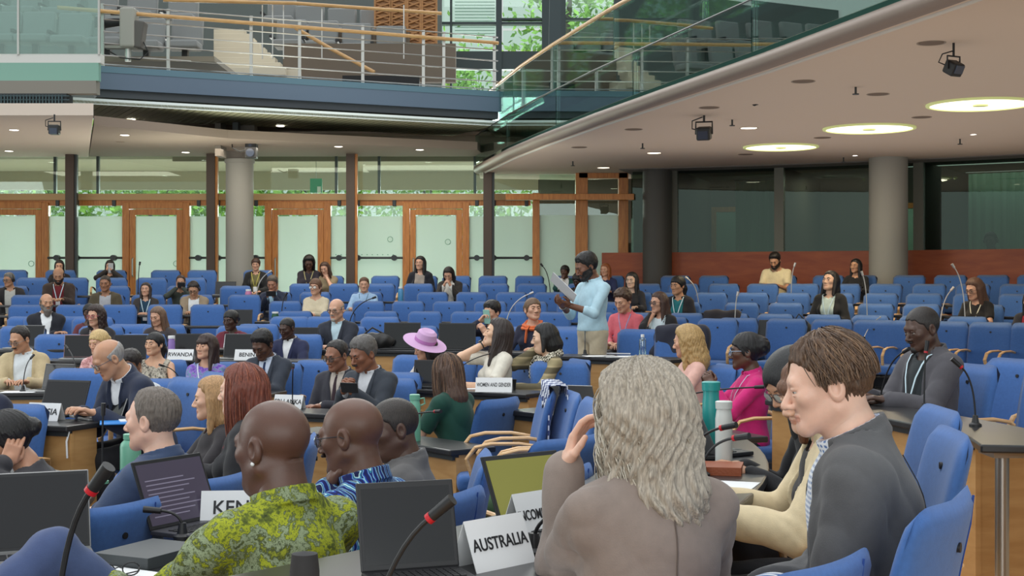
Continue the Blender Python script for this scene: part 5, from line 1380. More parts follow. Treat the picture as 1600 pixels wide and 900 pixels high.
P(323, 7.4, 'person in purple flowered blouse with brown fringe and white lanyard', top=523, fem=True, hair='fringe', hL=.26, hth=.018, hcol=(52,34,30), skin=T1, head=(-22,-6,0), wear=[('sweater', pattern_mat('purple_floral','blotch',[(.42,s2l(104,66,170)),(.5,s2l(150,120,196)),(.56,s2l(90,150,150)),(.64,s2l(112,70,176))],20))], lanyard=(214,220,232), armL='deskin', armR='deskin', fat=.2, hs=1.08)
P(418, 7.35, 'person in dark suit and blue tie with black hair, reading downwards', top=517, hair='short', hth=.018, hcol=(18,15,16), skin=T4, head=(-14,30,0), wear=[('shirt',(196,206,226),'tie',(34,50,88)),('jacket',(48,54,66))], armL='deskin', armR='deskin', hs=1.12)
P(680, 7.1, 'person in white blouse wearing a wide lilac brimmed hat', top=524, fem=True, hair='bob', hL=.16, hcol=(20,16,18), skin=(210,160,130), head=(-30,14,0), wear=[('sweater',(222,214,208))], armL='desk', armR='desk', extra='hat', lean=10, turn=-10)
P(776, 7.1, 'person in white t-shirt with long dark hair, hand at the mouth', top=499, fem=True, hair='long', hL=.32, hth=.02, hcol=(50,40,38), skin=(222,180,150), head=(-22,-12,0), wear=[('tee',(222,216,202))], armL='desk', armR='face', turn=-34, hs=1.05)
P(856, 7.3, 'person wrapped in a striped khaki shawl and checked scarf with sleek black hair', top=506, fem=True, hair='bob', hL=.13, hth=.012, hcol=(18,17,18), skin=(226,186,158), head=(-20,6,0), wear=[('sweater', pattern_mat('khaki_stripes','stripe',[(.25,s2l(96,88,66)),(.5,s2l(176,160,124)),(.8,s2l(150,138,104))],2.4))], armL='desk', armR='face', turn=-36, hs=1.05, fat=.35)
P(1080, 7.45, 'person in pale pink sweater with long blond hair', top=510, fem=True, hair='wavy', hL=.27, hth=.022, hcol=(178,146,96), skin=T1, head=(-34,8,0), wear=[('sweater',(224,178,166))], armL='desk', armR='desk', turn=-34, hs=1.1)
MAG = P(1172, ('Y', 9.0), 'person in magenta blouse with glasses and braided black updo, hands together', top=521, fem=True, hair='updo', hth=.012, hcol=(20,17,20), skin=T4, glasses=(150,170,190), head=(-16,4,0), wear=[('shirt',(204,34,116))], lanyard=(200,170,200), armL='phone', armR='phone', turn=-24, fat=.25, hs=1.1, dz=-.06)
P(532, 5.9, 'person in dark suit with thin glasses, left of the grey-haired phone user', top=533, hair='recede', hth=.010, hcol=(34,30,30), skin=(146,100,78), glasses=(30,30,30), head=(-14,14,0), wear=[('shirt',(190,180,170),'tie',(50,30,40)),('jacket',(46,46,56))], armL='deskin', armR='lap', hs=1.06)
PH = P(578, 5.55, 'person in dark suit with grey hair and moustache tapping a phone', top=527, hair='short', hth=.016, hcol=(92,88,86), beard='moustache', bcol=(40,34,34), skin=(140,92,70), head=(-20,20,0), wear=[('shirt',(206,208,214)),('jacket',(50,56,66))], armL='paper', armR='paper', hs=1.1)
P(210, 4.9, 'person with dark hair whose head shows just behind the bending bald one', top=548, hair='short', hth=.016, hcol=(40,32,30), skin=T3, head=(-10,20,0), wear=[('shirt',(200,204,210))])
GRN = P(722, 4.75, 'person in dark green t-shirt with brown hair clipped back, seen from behind', top=557, fem=True, hair='long', hL=.33, hth=.020, hcol=(84,60,48), skin=(222,184,160), head=(-10,6,0), wear=[('tee',(14,66,54))], armL='desk', armR='desk', turn=-80, lean=12, fat=.2, lod=2)
TUN = P(238, 3.35, 'person in navy suit, balding with grey hair and glasses, bending over a notebook', top=556, hair='sides', hth=.008, hcol=(150,146,144), skin=T2, glasses=(70,74,84), head=(-12,30,0), wear=[('shirt',(214,218,224)),('jacket',(36,44,66))], armL='keys', armR='keys', lean=26, turn=-20, hs=1.0, scale=1.0, lod=2)
P(-28, ('Y', 8.2), 'person in navy suit leaning in, cut off by the left edge', top=545, hair='short', hcol=(40,34,32), skin=T2, head=(-20,20,0), wear=[('shirt',WHT),('jacket',(30,36,58))], lean=14)
# ---------------- front left
RED = P(384, ('Y', 6.7), 'person in black coat with long straight auburn hair and gold earring', top=573, fem=True, hair='long', hL=.36, hth=.022, hcol=(116,58,42), skin=(226,182,158), head=(-12,2,0), wear=[('sweater', pattern_mat('rose_print','blotch',[(.5,s2l(34,32,36)),(.6,s2l(190,44,70)),(.68,s2l(40,36,40))],16)),('open',(36,36,40))], armL='lap', armR='desk', turn=-12, lod=2)
P(340, ('Y', 7.3), 'person with blond hair and face in profile beside the auburn-haired one', top=590, fem=True, hair='long', hL=.22, hcol=(180,140,96), skin=(222,176,150), head=(-16,4,0), wear=[('sweater',(46,42,46))], turn=-6, lod=1)
SUI = P(246, ('Y', 5.5), 'person in blue-grey suit with thinning grey hair, seen from behind', top=609, hair='recede', hth=.010, hcol=(104,94,86), skin=(222,176,154), head=(4,2,0), wear=[('shirt',(190,204,226)),('jacket',(58,74,104))], armL='desk', armR='desk', turn=-6, lod=2, hs=1.05)
BUN = P(98, ('Y', 5.8), 'person in charcoal jacket with black bun, hand raised to the head', top=646, fem=True, hair='bun', hth=.018, hcol=(20,17,18), skin=(190,140,112), head=(20,24,0), wear=[('sweater',(56,54,58))], armL='ear', armR='desk', turn=6, lean=20, lod=2, fat=.2)
THI = P(628, ('Y', 5.2), 'person in grey jacket with shaved dark head behind the blue-patterned shirt', top=624, hair='buzz', hth=.004, hcol=(46,38,34), skin=(86,60,48), head=(20,10,0), wear=[('shirt',(120,120,124)),('jacket',(92,90,90))], armL='desk', armR='desk', turn=16, fat=.6, lod=2)
BLU = P(566, ('Y', 4.4), 'person in vivid blue patterned shirt with glasses, bald, chin on hand', top=623, hair='none', skin=(98,66,52), glasses=(20,22,30), head=(10,10,0), wear=[('shirt', pattern_mat('blue_wax_print','print',[(0,s2l(14,26,90)),(.07,s2l(30,66,170)),(.16,s2l(140,200,214)),(.22,s2l(20,36,120)),(.30,s2l(50,140,170)),(.36,s2l(190,224,226)),(.42,s2l(16,26,76))],11))], armL='chin', armR='desk', turn=-2, fat=.55, beard='goatee', bth=.006, bcol=(50,38,34), trousers=(210,192,164), lod=3, hs=1.06)
YEL = P(440, ('Y', 3.73), 'person in yellow-green patterned shirt, bald, seen from behind', top=626, hair='none', skin=(92,62,50), head=(14,6,0), wear=[('shirt', pattern_mat('lime_print','blotch',[(.34,s2l(26,34,20)),(.43,s2l(92,104,30)),(.485,s2l(168,176,34)),(.515,s2l(60,72,36)),(.56,s2l(150,164,128)),(.61,s2l(46,56,30)),(.68,s2l(150,158,40))],10))], armL=(-.28,.42,.80), armR='desk', turn=-8, fat=.8, lod=3, hs=1.06, fold=1.6, nape=True, ch=False)
# ---------------- front right
GREY = P(1014, ('Y', 3.14), 'person in taupe blazer with long curly silver hair, seen from behind', top=580, fem=True, hair='wavy', hL=.33, hth=.034, hcol=(164,154,140), hrough=2.2, skin=(222,178,156), head=(30,4,0), wear=[('tee',(150,140,134)),('coat',(134,120,112))], armL=(-.115,.23,1.06,-.05,.2,-1.5), palm={-1:(.6,-.5,.1,.25,-.15,1)}, fingers={-1:(.35,.4,.45,.5)}, armR='desk', turn=-34, ch=False, fat=.15, lod=3, fold=1.4)
MAN = P(1372, ('Y', 3.3), 'person in grey wool blazer and checked collar with short brown hair, in profile', top=527, hair='short', hth=.014, hcol=(88,66,50), hrough=2.0, skin=(224,180,158), head=(6,12,0), wear=[('shirt', pattern_mat('blue_check','plaid',[(.2,s2l(226,230,236)),(.6,s2l(90,120,170))],26)),('coat',(84,84,86))], armL='lapc', armR='lapc', turn=20, lean=8, fat=.15, lod=3, fold=1.5, chin=1.03, hs=.95, ch=False)
FRI = P(1330, ('Y', 4.35), 'person in cream jacket with brown fringe, face beside the grey blazer', top=560, fem=True, hair='fringe', hL=.2, hcol=(112,74,52), skin=(222,176,150), head=(26,18,0), wear=[('sweater',(40,38,40)),('coat',(214,196,160))], armL='desk', armR='desk', turn=14, lean=10, lod=2)
HIJ = P(1338, ('Y', 5.1), 'person in black with glasses leaning low over a tablet', top=548, fem=True, hair='scarf', hcol=(24,24,26), skin=T2, glasses=(60,60,66), head=(24,34,0), wear=[('sweater',(26,26,30))], armL='keys', armR='keys', turn=10, lean=20, lod=2)
DRK = P(1452, 6.45, 'person in charcoal shirt jacket with cropped hair and light lanyard at the right desk', top=481, hair='buzz', hth=.008, hcol=(44,38,36), skin=(84,60,50), beard='goatee', bth=.006, bcol=(34,28,28), head=(0,16,0), wear=[('tee',(40,46,50)),('coat',(78,76,82))], lanyard=LY, armL='keys', armR='keys', turn=0, fat=.3, lod=2, hs=1.05)
kx, ky = -1.60, 3.60
KNE = person((kx, ky, floor_z(kx, ky)), D(-50), 'person in blue trousers with a raised knee at the bottom left, mostly outside the picture', scale=1.0, hair='short', hcol=(60,50,44), skin=T1, head=(-20,10,0), wear=[('shirt',(180,190,210))], trousers=(62,78,118), armL='lap', armR='lap', lod=3, lean=-8,
   legs={-1: (A(-.09,.02,.52), A(-.10,.42,.50), A(-.1,.40,.09), A(-.1,.54,.035)), 1: (A(.09,.02,.56), A(.10,.40,.87), A(.20,.72,.58), A(.24,.84,.56))})
chair(kx, ky, D(-50), 'blue chair at the bottom left under the one with the raised knee', fine=True)
c_ = chair(.66, 3.16, D(60), 'big blue chair with a seam at the bottom right, behind the grey blazer', fine=True, z=-.02)
c_ = chair(.40, 2.98, D(50), 'blue chair back at the bottom edge behind the taupe blazer', fine=True, z=-.02); c_.scale = (.92,.92,.90)
# booth figure behind the dark glass
_ba = math.atan2(on_ring(1436, 20.6)[1]-OY, on_ring(1436, 20.6)[0]-OX)-.95/21.7; bx, by = OX+21.7*math.cos(_ba), OY+21.7*math.sin(_ba)
INT = person((bx, by, .75), face_centre(bx, by), 'person with headset working inside the interpreters booth behind dark glass', top=344, hair='short', hcol=(30,30,30), skin=(100,90,84), wear=[('sweater',(30,50,52))], headphones=True, lod=0, armL='desk', armR='desk')
chair(bx, by, face_centre(bx, by), 'dark seat of the interpreter inside the booth', z=.75)
# ================================================================ empty seats and the desks
for k in range(5):
    r = RK[k]; pitch = math.degrees(.632/r); a = ang(ANCH[k], r); seats = []
    aL, aR = ang(-20, r), ang(1625, r)
    n0 = int((aL-a)/pitch); n1 = int((a-aR)/pitch)
    for i in range(-n1, n0+1):
        aa = a+i*pitch
        if min([abs(aa-t) for t in TAKEN[k]]+[99]) < pitch*.80: continue
        X = OX+r*math.cos(D(aa)); Y = OY+r*math.sin(D(aa)); xp = 800+X/Y*FPX
        if k == 0 and 335 < xp < 545 : continue
        if k == 1 and 300 < xp < 440: continue
        if abs(aa-91) < .6: continue
        seats.append((xp, X, Y))
    seats.sort()
    for j, (xp, X, Y) in enumerate(seats):
        chair(X, Y, face_centre(X, Y)+random.uniform(-.05, .05), 'empty blue chair, %s from the left in the %s' % (ORD[j], ROWN[k]), 'empty chairs in the '+ROWN[k])
    # slim black desk in front of each row
    z = floor_z(*on_ring(700, r)); zl = floor_z(*on_ring(100, r))
    names = ['back', 'second-last', 'third-last', 'fourth-last', 'fifth-last']
    if k: 
        desk(r-.66+.03, r-.36, ang(1640, r), 90.9, z, 'narrow black desk running along the %s row, centre and right' % names[k], wood=False, n=40)
        desk(r-.66+.03, r-.36, 91.2, ang(-60, r), zl, 'narrow black desk along the %s row, left section' % names[k], wood=False, n=20)
def free_seat(x, where, label, turn=0.0, fine=False, dz=0.0):
    X, Y = px(x, None, where[1]) if isinstance(where, tuple) else on_ring(x, where)
    return chair(X, Y, face_centre(X, Y)+D(turn), label, fine=fine, z=floor_z(X, Y)+dz)
free_seat(40, 11.7, 'empty blue chair at the left edge beside the bearded one in black')
free_seat(112, 11.6, 'empty blue chair right of the bearded one with folded arms')
free_seat(197, 10.6, 'empty blue chair behind the pink laptop')
free_seat(30, 10.0, 'empty blue chair behind the silver laptop at the left edge')
free_seat(85, 9.0, 'empty blue chair in the second desk row beside the pink laptop')
free_seat(215, 9.0, 'empty blue chair partly hidden by the black laptop lid')
free_seat(395, 10.6, 'empty blue chair behind the grey laptop left of the navy suit')
free_seat(445, 11.4, 'empty blue chair behind the cropped-haired navy suit')
free_seat(500, 11.4, 'empty blue chair behind the bald one in the dark suit')
free_seat(585, 11.4, 'empty blue chair above the black bag on the desk')
free_seat(640, 10.2, 'empty blue chair behind the left black laptop lid')
free_seat(710, 10.2, 'empty blue chair behind the right black laptop lid')
free_seat(860, 10.5, 'empty blue chair between orange scarf and the standing speaker')
free_seat(868, 9.0, 'low blue chair left of the standing speaker')
free_seat(994, 8.95, 'empty blue chair right of the standing speaker', turn=14)
free_seat(1052, 9.0, 'blue chair with a dark coat over its back', turn=14)
free_seat(1130, 7.3, 'empty blue chair behind the magenta blouse', turn=20)
free_seat(1108, 12.0, 'empty blue chair behind the blond one in pink')
for i, x in enumerate((1140, 1215, 1285, 1350, 1405, 1462, 1530, 1595)):
    free_seat(x, 12.4, 'empty blue chair, %s from left in the row behind the right desk' % ORD[i])
free_seat(1545, 7.1, 'empty blue chair nearest right of the charcoal shirt jacket', turn=10)
free_seat(1592, 6.6, 'bright blue chair at the right edge behind the metal-legged desk', turn=10)
free_seat(632, 7.2, 'empty blue chair beside the lilac hat')
free_seat(720, 7.4, 'blue chair partly seen between the lilac hat and white t-shirt')
free_seat(483, 7.8, 'blue chair edge right of the dark suit with blue tie')
free_seat(592, 6.2, 'blue chair edge right of the grey-haired phone user')
free_seat(117, 4.1, 'empty blue chair in front of the bending one in navy', turn=10)
free_seat(282, 3.9, 'blue chair back behind the thinning grey head', turn=-30)
free_seat(880, 7.0, 'blue swivel chair beside the striped shawl, seen side on', turn=38)
free_seat(812, ('Y', 8.1), 'blue chair behind the draped scarf chair, seen from its side', turn=-20, fine=True)
free_seat(838, ('Y', 7.6), 'blue chair just right of the side-on one near the scarf', turn=-16, fine=True)
SCF = free_seat(778, ('Y', 8.4), 'blue chair with a blue and white checked scarf over it', turn=-30, fine=True)
free_seat(805, ('Y', 6.0), 'blue chair with visible back button in the centre', turn=-42, fine=True)
free_seat(758, ('Y', 4.95), 'large blue chair behind the name sign and laptop', turn=-12, fine=True)
free_seat(708, ('Y', 4.35), 'blue chair edge beside the black laptop lid', turn=10, fine=True)
free_seat(84, ('Y', 4.85), 'blue chair in front of the silver laptop at left', turn=0, fine=True)
free_seat(280, ('Y', 5.7), 'blue chair behind the open dark laptop', turn=6, fine=True)
# desks
desk(9.25, 9.62, ang(872, 9.4), ang(-60, 9.4), -.07, 'long black-topped desk of the third ring carrying two black laptops')
desk(8.12, 8.55, ang(512, 8.3), ang(-60, 8.3), -.13, 'long black-topped desk behind the purple blouse with two name signs')
desk(6.70, 7.10, ang(436, 6.9), ang(-60, 6.9), -.34, 'black-topped desk before the tan jacket and the purple blouse')
desk(6.42, 6.82, ang(842, 6.6), ang(598, 6.6), -.24, 'black-topped desk of the lilac hat with pale wood front')
desk(8.15, 8.55, ang(1062, 8.3), ang(868, 8.3), -.03, 'black-topped desk in front of the standing speaker')
desk(5.02, 5.42, ang(533, 5.2), ang(400, 5.2), -.33, 'black-topped desk end with the white sign at centre left')
desk(4.95, 5.35, 20, 44, -.20, 'black-topped desk before the magenta blouse', wood=True)
desk(3.95, 4.28, 35, 58, -.33, 'black-topped desk with the mint bottle by the green t-shirt')
desk(2.55, 2.95, 68, 125, -.20, 'black-topped desk with the laptop and notebook of the bending one')
desk(2.80, 3.28, -52, 2, -.20, 'black-topped desk with the open dark laptop at the lower left')
desk(1.35, 1.75, -15, 70, -.30, 'small black-topped desk before the blue-grey suit')
desk(4.02, 4.62, -62, 4, -.02, 'black-topped desk with name signs across the lower middle')
desk(5.70, 6.15, 4.6, 26, -.05, 'black-topped desk with pale wood front at the right')
t = thing('side_table', 'black tabletop on a thick steel leg at the right desk end', 'table', (2.13, 6.12, -.05))
MB().box((.22,-.08,.755), (.74,.50,.035), rz=-.15).obj('tabletop', M_desktop, t, bevel=.008)
MB().cyl((.0,0,0), (.0,0,.735), .030, 20).obj('leg', M_steel, t, smooth=True); MB().lathe([(.075,0), (.075,.008), (.03,.012)], (0,0,0), 24).obj('foot_plate', M_black, t, smooth=True); MB().box((.1,0,.715), (.34,.20,.04)).obj('bracket', M_steel, t)
t = thing('curved_desk', 'pale wood desk end with black top cut off by the right edge', 'desk', (2.12, 5.05, -.02))
MB().box((.30,.0,.74), (.75,.80,.04)).obj('worktop', M_desktop, t, bevel=.008); MB().box((.32,.0,.36), (.64,.66,.72)).obj('front_panel', M_deskwood, t, bevel=.005)
# ================================================================ strands for the two nearest heads of hair
curls(GREY, n=1500, L=.29, amp=.0085, seed=3, arc_=2.35, mats=[hair_mat((184,176,162)), hair_mat((160,150,134)), hair_mat((200,194,180)), hair_mat((120,108,92))], rad=.0019, cyc=48)
curls(MAN, n=1300, L=.018, amp=.003, seed=5, arc_=2.3, mats=[hair_mat((96,72,54)), hair_mat((80,60,46)), hair_mat((120,94,72))], rad=.0017, rr=(.090,.112,.112), name='hair_tufts', cyc=30, sway=.3, start=(.35,1.5))
curls(RED, n=500, L=.36, amp=.002, seed=8, arc_=2.2, mats=[hair_mat((120,60,44)), hair_mat((98,48,36)), hair_mat((150,84,60))], rad=.0024, rr=(.096,.12,.112), name='hair_strands', cyc=8)
curls(GRN, n=420, L=.32, amp=.004, seed=9, arc_=2.3, mats=[hair_mat((90,64,50)), hair_mat((132,100,76)), hair_mat((66,48,38))], rad=.0028, rr=(.096,.12,.112), name='hair_strands', cyc=12)
zz = [.50, .44, .36, .26, .16, .06]
M_seam1 = mat('taupe_seam', s2l(96,84,78), .9); M_seam2 = mat('charcoal_seam', s2l(52,52,54), .9)
for who_, m_ in ((GREY, M_seam1), (MAN, M_seam2)):
    seam_on(who_, [[(0, .46-.46*k/14) for k in range(15)]], m_)
# ================================================================ things on the desks
M_alu = mat('laptop_aluminium', s2l(150,150,150), .4, .6); M_lid = mat('laptop_black_lid', s2l(24,24,27), .45); M_key = mat('laptop_keys', (.015,.015,.017), .5)
M_scr = mat('laptop_dark_screen', s2l(58,54,66), .25, emit=s2l(80,74,92), es=.35); M_scrk = mat('laptop_off_screen', (.01,.01,.012), .15)
M_scry = mat('laptop_olive_screen', s2l(110,108,44), .25, emit=s2l(112,110,44), es=.5)
def put(x, y, Y, z=None):
    """point on the sight line through (x, y) at distance Y; z overrides the height"""
    p = px(x, y, Y); return (p[0], p[1], p[2] if z is None else z)
def laptop(loc, deg, label, open_=105, w=.31, d=.215, body=M_alu, lid=M_alu, scr=M_scrk, sticker=None):
    """deg: compass direction the user looks (screen faces the user), counter-clockwise from +X"""
    t = thing('laptop', label, 'laptop', loc, D(deg)-PI/2)
    MB().box((0,0,.009), (w,d,.016)).obj('base', body, t, bevel=.004)
    m = MB()
    for r in range(5):
        for c in range(12): m.box((-w*.42+w*.84*(c+.5)/12, -.005+.018*(r-.5), .0185), (w*.84/12*.82,.014,.003))
    m.obj('keyboard', M_key, t); MB().box((0,-.072,.0178), (.10,.055,.001)).obj('touchpad', M_steeldk, t)
    a = D(open_)
    m = MB(); hx = Vector((0, d/2-.004, .016)); up = Vector((0, -math.cos(a), math.sin(a))); nrm = Vector((0, -math.sin(a), -math.cos(a)))
    def LP(u, v, o): return hx+Vector((u,0,0))+up*v+nrm*o
    def slab_(u0, u1, v0, v1, o0, o1): return [LP(u, v, o) for o in (o0, o1) for v in (v0, v1) for u in (u0, u1)]
    F6 = [(0,2,3,1),(4,5,7,6),(0,1,5,4),(2,6,7,3),(0,4,6,2),(1,3,7,5)]
    lo = MB().add(slab_(-w/2, w/2, 0, d+.004, -.007, 0), F6).obj('lid', lid, t, bevel=.003)
    MB().add(slab_(-w/2+.004, w/2-.004, .004, d, 0, .0008), F6).obj('bezel', M_black, lo)
    MB().add(slab_(-w/2+.011, w/2-.011, .014, d-.010, .0008, .0014), F6).obj('screen', scr, lo)
    if scr is M_scr:
        q = MB()
        for k in range(9): q.add(slab_(-w*.40, w*(.1+.25*((k*7) % 5)/5), .04+.016*k, .044+.016*k, .0014, .0017), F6)
        q.obj('screen_lines', mat('screen_text', s2l(120,114,132), .4, emit=s2l(120,114,132), es=.3), lo)
    if sticker:
        for u, v, sx, sy, c in sticker: MB().add(slab_(u-sx, u+sx, v-sy, v+sy, -.0080, -.0070), F6).obj('sticker', cloth(c, .6, 0, 0), lo)
    return t
def mic(base, tip, label, bend=.4, base_mat=None, ring=True, pale=False, r=1.0):
    """gooseneck microphone from its foot on the desk to its capsule"""
    b = Vector(base); e = Vector(tip)-b; t = thing('microphone', label, 'microphone', tuple(b))
    MB().lathe([(.030,0), (.030,.012), (.018,.02), (.012,.055)], n=20).obj('foot', base_mat or M_black, t, smooth=True, auto=.6)
    c = Vector((e.x*bend*.3, e.y*bend*.3, e.z*.75+.02)); P_ = [((1-u)**2)*Vector((0,0,.04))+2*u*(1-u)*c+u*u*e for u in [i/11 for i in range(12)]]
    d = (P_[-1]-P_[-2]).normalized(); stalk = mat('pale_mic_stalk', s2l(196,192,190), .35, .5) if pale else M_black
    MB().tube(P_, .0048*r, 8).obj('gooseneck', stalk, t, smooth=True)
    MB().cyl(e-d*.004, e+d*.055, .010*r, 14, r2=.0115*r).obj('capsule', stalk if pale else M_black, t, smooth=True, auto=.6)
    if ring: MB().cyl(e-d*.012, e-d*.002, .0108*r, 14).obj('ring', M_red, t, smooth=True, auto=.6)
    return t
def text_mesh(name, s, size, mat_, parent, loc, rot_, sx=1.0, extrude=.0006):
    c = bpy.data.curves.new(name, 'FONT'); c.body = s; c.size = size; c.align_x = 'CENTER'; c.align_y = 'CENTER'; c.extrude = extrude
    c.offset = size*.012
    o = bpy.data.objects.new(name, c); COL.objects.link(o)
    dg = bpy.context.evaluated_depsgraph_get(); me = bpy.data.meshes.new_from_object(o.evaluated_get(dg)); bpy.data.objects.remove(o)
    me.materials.clear(); me.materials.append(mat_); o = bpy.data.objects.new(name, me); COL.objects.link(o)
    o.parent = parent; o.location = loc; o.rotation_euler = rot_; o.scale = (sx, 1, 1); return o
M_ink = mat('black_lettering', (.012,.012,.015), .6); M_card = mat('white_card', (.78,.79,.80), .6)
def sign(loc, facing, text, label, w=.30, h=.125, size=.062, sx=1.0, tilt=22):
    """folded name card; facing = compass degrees its written side looks to"""
    t = thing('name_sign', label, 'sign', loc, D(facing)+PI/2)
    a = D(tilt); dy = h*math.sin(a); hz = h*math.cos(a); th = .003
    m = MB()
    for s in (-1, 1):
        m.add([(-w/2, s*dy, 0), (w/2, s*dy, 0), (w/2, 0, hz), (-w/2, 0, hz), (-w/2, s*(dy-th), 0), (w/2, s*(dy-th), 0), (w/2, 0, hz-th), (-w/2, 0, hz-th)], [(0,1,2,3), (4,7,6,5), (0,4,5,1), (2,6,7,3), (1,5,6,2), (0,3,7,4)])
    m.obj('card', M_card, t)
    text_mesh('lettering', text, size, M_ink, t, (0, -dy*.5-.0015, hz*.5), (PI/2-a, 0, 0), sx)
    return t
zA, zB, zC, zW, zE = -.07+.74, -.13+.74, -.34+.74, -.24+.74, -.03+.74
def ondesk(x, r, z): X, Y = on_ring(x, r); return (X, Y, z)
def camdir(x, Y): return math.degrees(math.atan2(-Y, -(x-800)/FPX*Y))
sign(ondesk(283, 8.24, zB), 262, 'RWANDA', 'white RWANDA name card on the black desk behind the purple blouse', w=.27, h=.115, size=.058)
sign(ondesk(387, 8.24, zB), 262, 'BENIN', 'white BENIN name card on the desk right of the grey laptop', w=.26, h=.115, size=.058)
sign(ondesk(478, 9.36, zA), 262, '', 'small blank white card on the desk before the bald one in glasses', w=.16, h=.09)
sign((-1.74, 11.0, -.33+.74), 250, 'SRI LANKA', 'white SRI LANKA name card at centre left, above the bald heads', w=.25, h=.115, size=.052, sx=.95)
sign((-2.90, 8.75, .54), 252, 'TUNISIA', 'white TUNISIA name card on the left desk before the laptops', w=.235, h=.115, size=.056)
sign(ondesk(772, 6.5, zW), 264, 'WOMEN AND GENDER', 'white WOMEN AND GENDER card before the white t-shirt', w=.30, h=.125, size=.046, sx=.58)
sign((-.955, 5.02, .54), 275, 'KENYA', 'white KENYA name card partly hidden by the lime patterned shirt', w=.30, h=.125, size=.068)
sign((-.045, 3.38, .72), 316, 'AUSTRALIA', 'large white AUSTRALIA name card at the bottom centre', w=.20, h=.125, size=.042, sx=.86)
sign((.065, 3.80, .72), 316, 'INCOMING PRE', 'white name card half hidden behind the large one, beside the olive screen', w=.19, h=.125, size=.038, sx=.7)
# back rows and rings: laptops
laptop(ondesk(122, 8.35, zB), 95, 'pink laptop covered in stickers before the curly-haired one', lid=mat('pink_lid', s2l(176,128,128), .5), sticker=[(-.08,.15,.03,.02,(220,200,190)), (.06,.12,.02,.02,(120,130,150)), (-.02,.07,.025,.015,(210,170,160)), (.1,.05,.02,.02,(240,240,235))], w=.34, d=.23)
laptop(ondesk(198, 8.35, zB), 92, 'black laptop lid with a round white sticker behind the blond bun', lid=M_lid, body=M_lid, w=.34, d=.23, sticker=[(-.1,.05,.03,.03,(200,204,206))])
laptop(ondesk(296, 8.42, zB), 92, 'black laptop lid above the RWANDA card', lid=M_lid, body=M_lid, w=.36, d=.24)
laptop(ondesk(35, 9.45, zA), 80, 'silver grey laptop lid before the bearded one with folded arms', w=.34, d=.24)
laptop(ondesk(368, 8.4, zB), 80, 'grey laptop lid left of the BENIN card', lid=mat('grey_lid', s2l(110,110,112), .5), w=.36, d=.24)
laptop(ondesk(372, RK[4]-.46, .77), 90, 'black laptop in the fifth-last row left of the green bottle', lid=M_lid, body=M_lid, w=.36)
laptop(ondesk(350, RK[1]-.46, floor_z(*on_ring(350,RK[1]))+.67), 90, 'brown laptop lid before the grey column in the second-last row', lid=mat('brown_lid', s2l(92,78,72), .5), w=.34)
laptop(ondesk(625, 9.42, zA), 86, 'left one of two large black laptop lids behind the lilac hat', lid=M_lid, body=M_lid, w=.40, d=.27, open_=100)
laptop(ondesk(712, 9.42, zA), 86, 'right one of two large black laptop lids behind the lilac hat', lid=M_lid, body=M_lid, w=.40, d=.27, open_=100)
laptop(ondesk(470, 9.42, zA), 84, 'black laptop lid left of the bald one in the dark suit', lid=M_lid, body=M_lid, w=.32)
laptop(ondesk(1202, RK[4]-.46, floor_z(*on_ring(1202,RK[4]))+.67), 60, 'black laptop lid with a white diamond sticker before the black blazer', lid=M_lid, body=M_lid, w=.40, sticker=[(-.12,.1,.035,.035,(214,218,220)),(.02,.12,.03,.016,(220,220,220))])
laptop(ondesk(76, 6.85, zC), 70, 'silver laptop with a dark centre mark before the tan jacket', w=.33, d=.23, sticker=[(-.10,.16,.03,.03,(226,230,232)),(0,.12,.012,.016,(60,60,66))])
laptop(ondesk(666, 6.6, zW), 78, 'dark laptop with a red sticker before the lilac hat', lid=mat('dark_brown_lid', s2l(62,48,46), .5), body=M_lid, w=.30, sticker=[(.08,.14,.03,.03,(190,70,60))])
laptop((-2.62, 8.85, .54), 40, 'silver laptop open in front of the bending one in navy', open_=110, w=.30)
laptop((-2.95, 9.0, .54), 70, 'black laptop behind the TUNISIA card', lid=M_lid, body=M_lid, w=.34, scr=M_scrk, open_=112)
laptop((-1.035, 4.85, .54), 185, 'large open laptop with a dark grey page, beside the KENYA card', lid=M_lid, body=mat('laptop_dark_body', s2l(70,70,76), .4, .4), scr=M_scr, w=.34, d=.24, open_=112).rotation_euler[2] = D(150)-PI/2
laptop((-1.46, 4.30, .54), 150, 'silver laptop with dark screen at the bottom left corner', scr=M_scrk, w=.36, d=.25, open_=112).rotation_euler[2] = D(112)-PI/2
laptop((-.20, 3.16, .72), 130, 'big black laptop lid at the bottom centre', scr=M_scrk, lid=M_lid, body=M_lid, w=.235, d=.20, open_=106).rotation_euler[2] = D(110)-PI/2
laptop((.135, 3.80, .72), 130, 'laptop with olive-coloured screen beside the silver hair', scr=M_scry, lid=M_lid, body=M_lid, w=.27, d=.2, open_=116).rotation_euler[2] = D(128)-PI/2
laptop((.44, 9.2, .55), 90, 'pale laptop lid by the desk end behind the silver hair', w=.30, d=.2, open_=122).rotation_euler[2] = D(250)-PI/2
laptop((.80, 5.55, .72), 200, 'grey tablet laptop before the magenta blouse', lid=mat('grey_lid', s2l(110,110,112), .5), body=M_lid, w=.24, d=.19, open_=120).rotation_euler[2] = D(215)-PI/2
laptop((.72, 5.48, .72), 160, 'slim dark laptop seen edge-on beside the white bottle', lid=M_lid, body=M_lid, w=.24, d=.19, open_=118).rotation_euler[2] = D(175)-PI/2
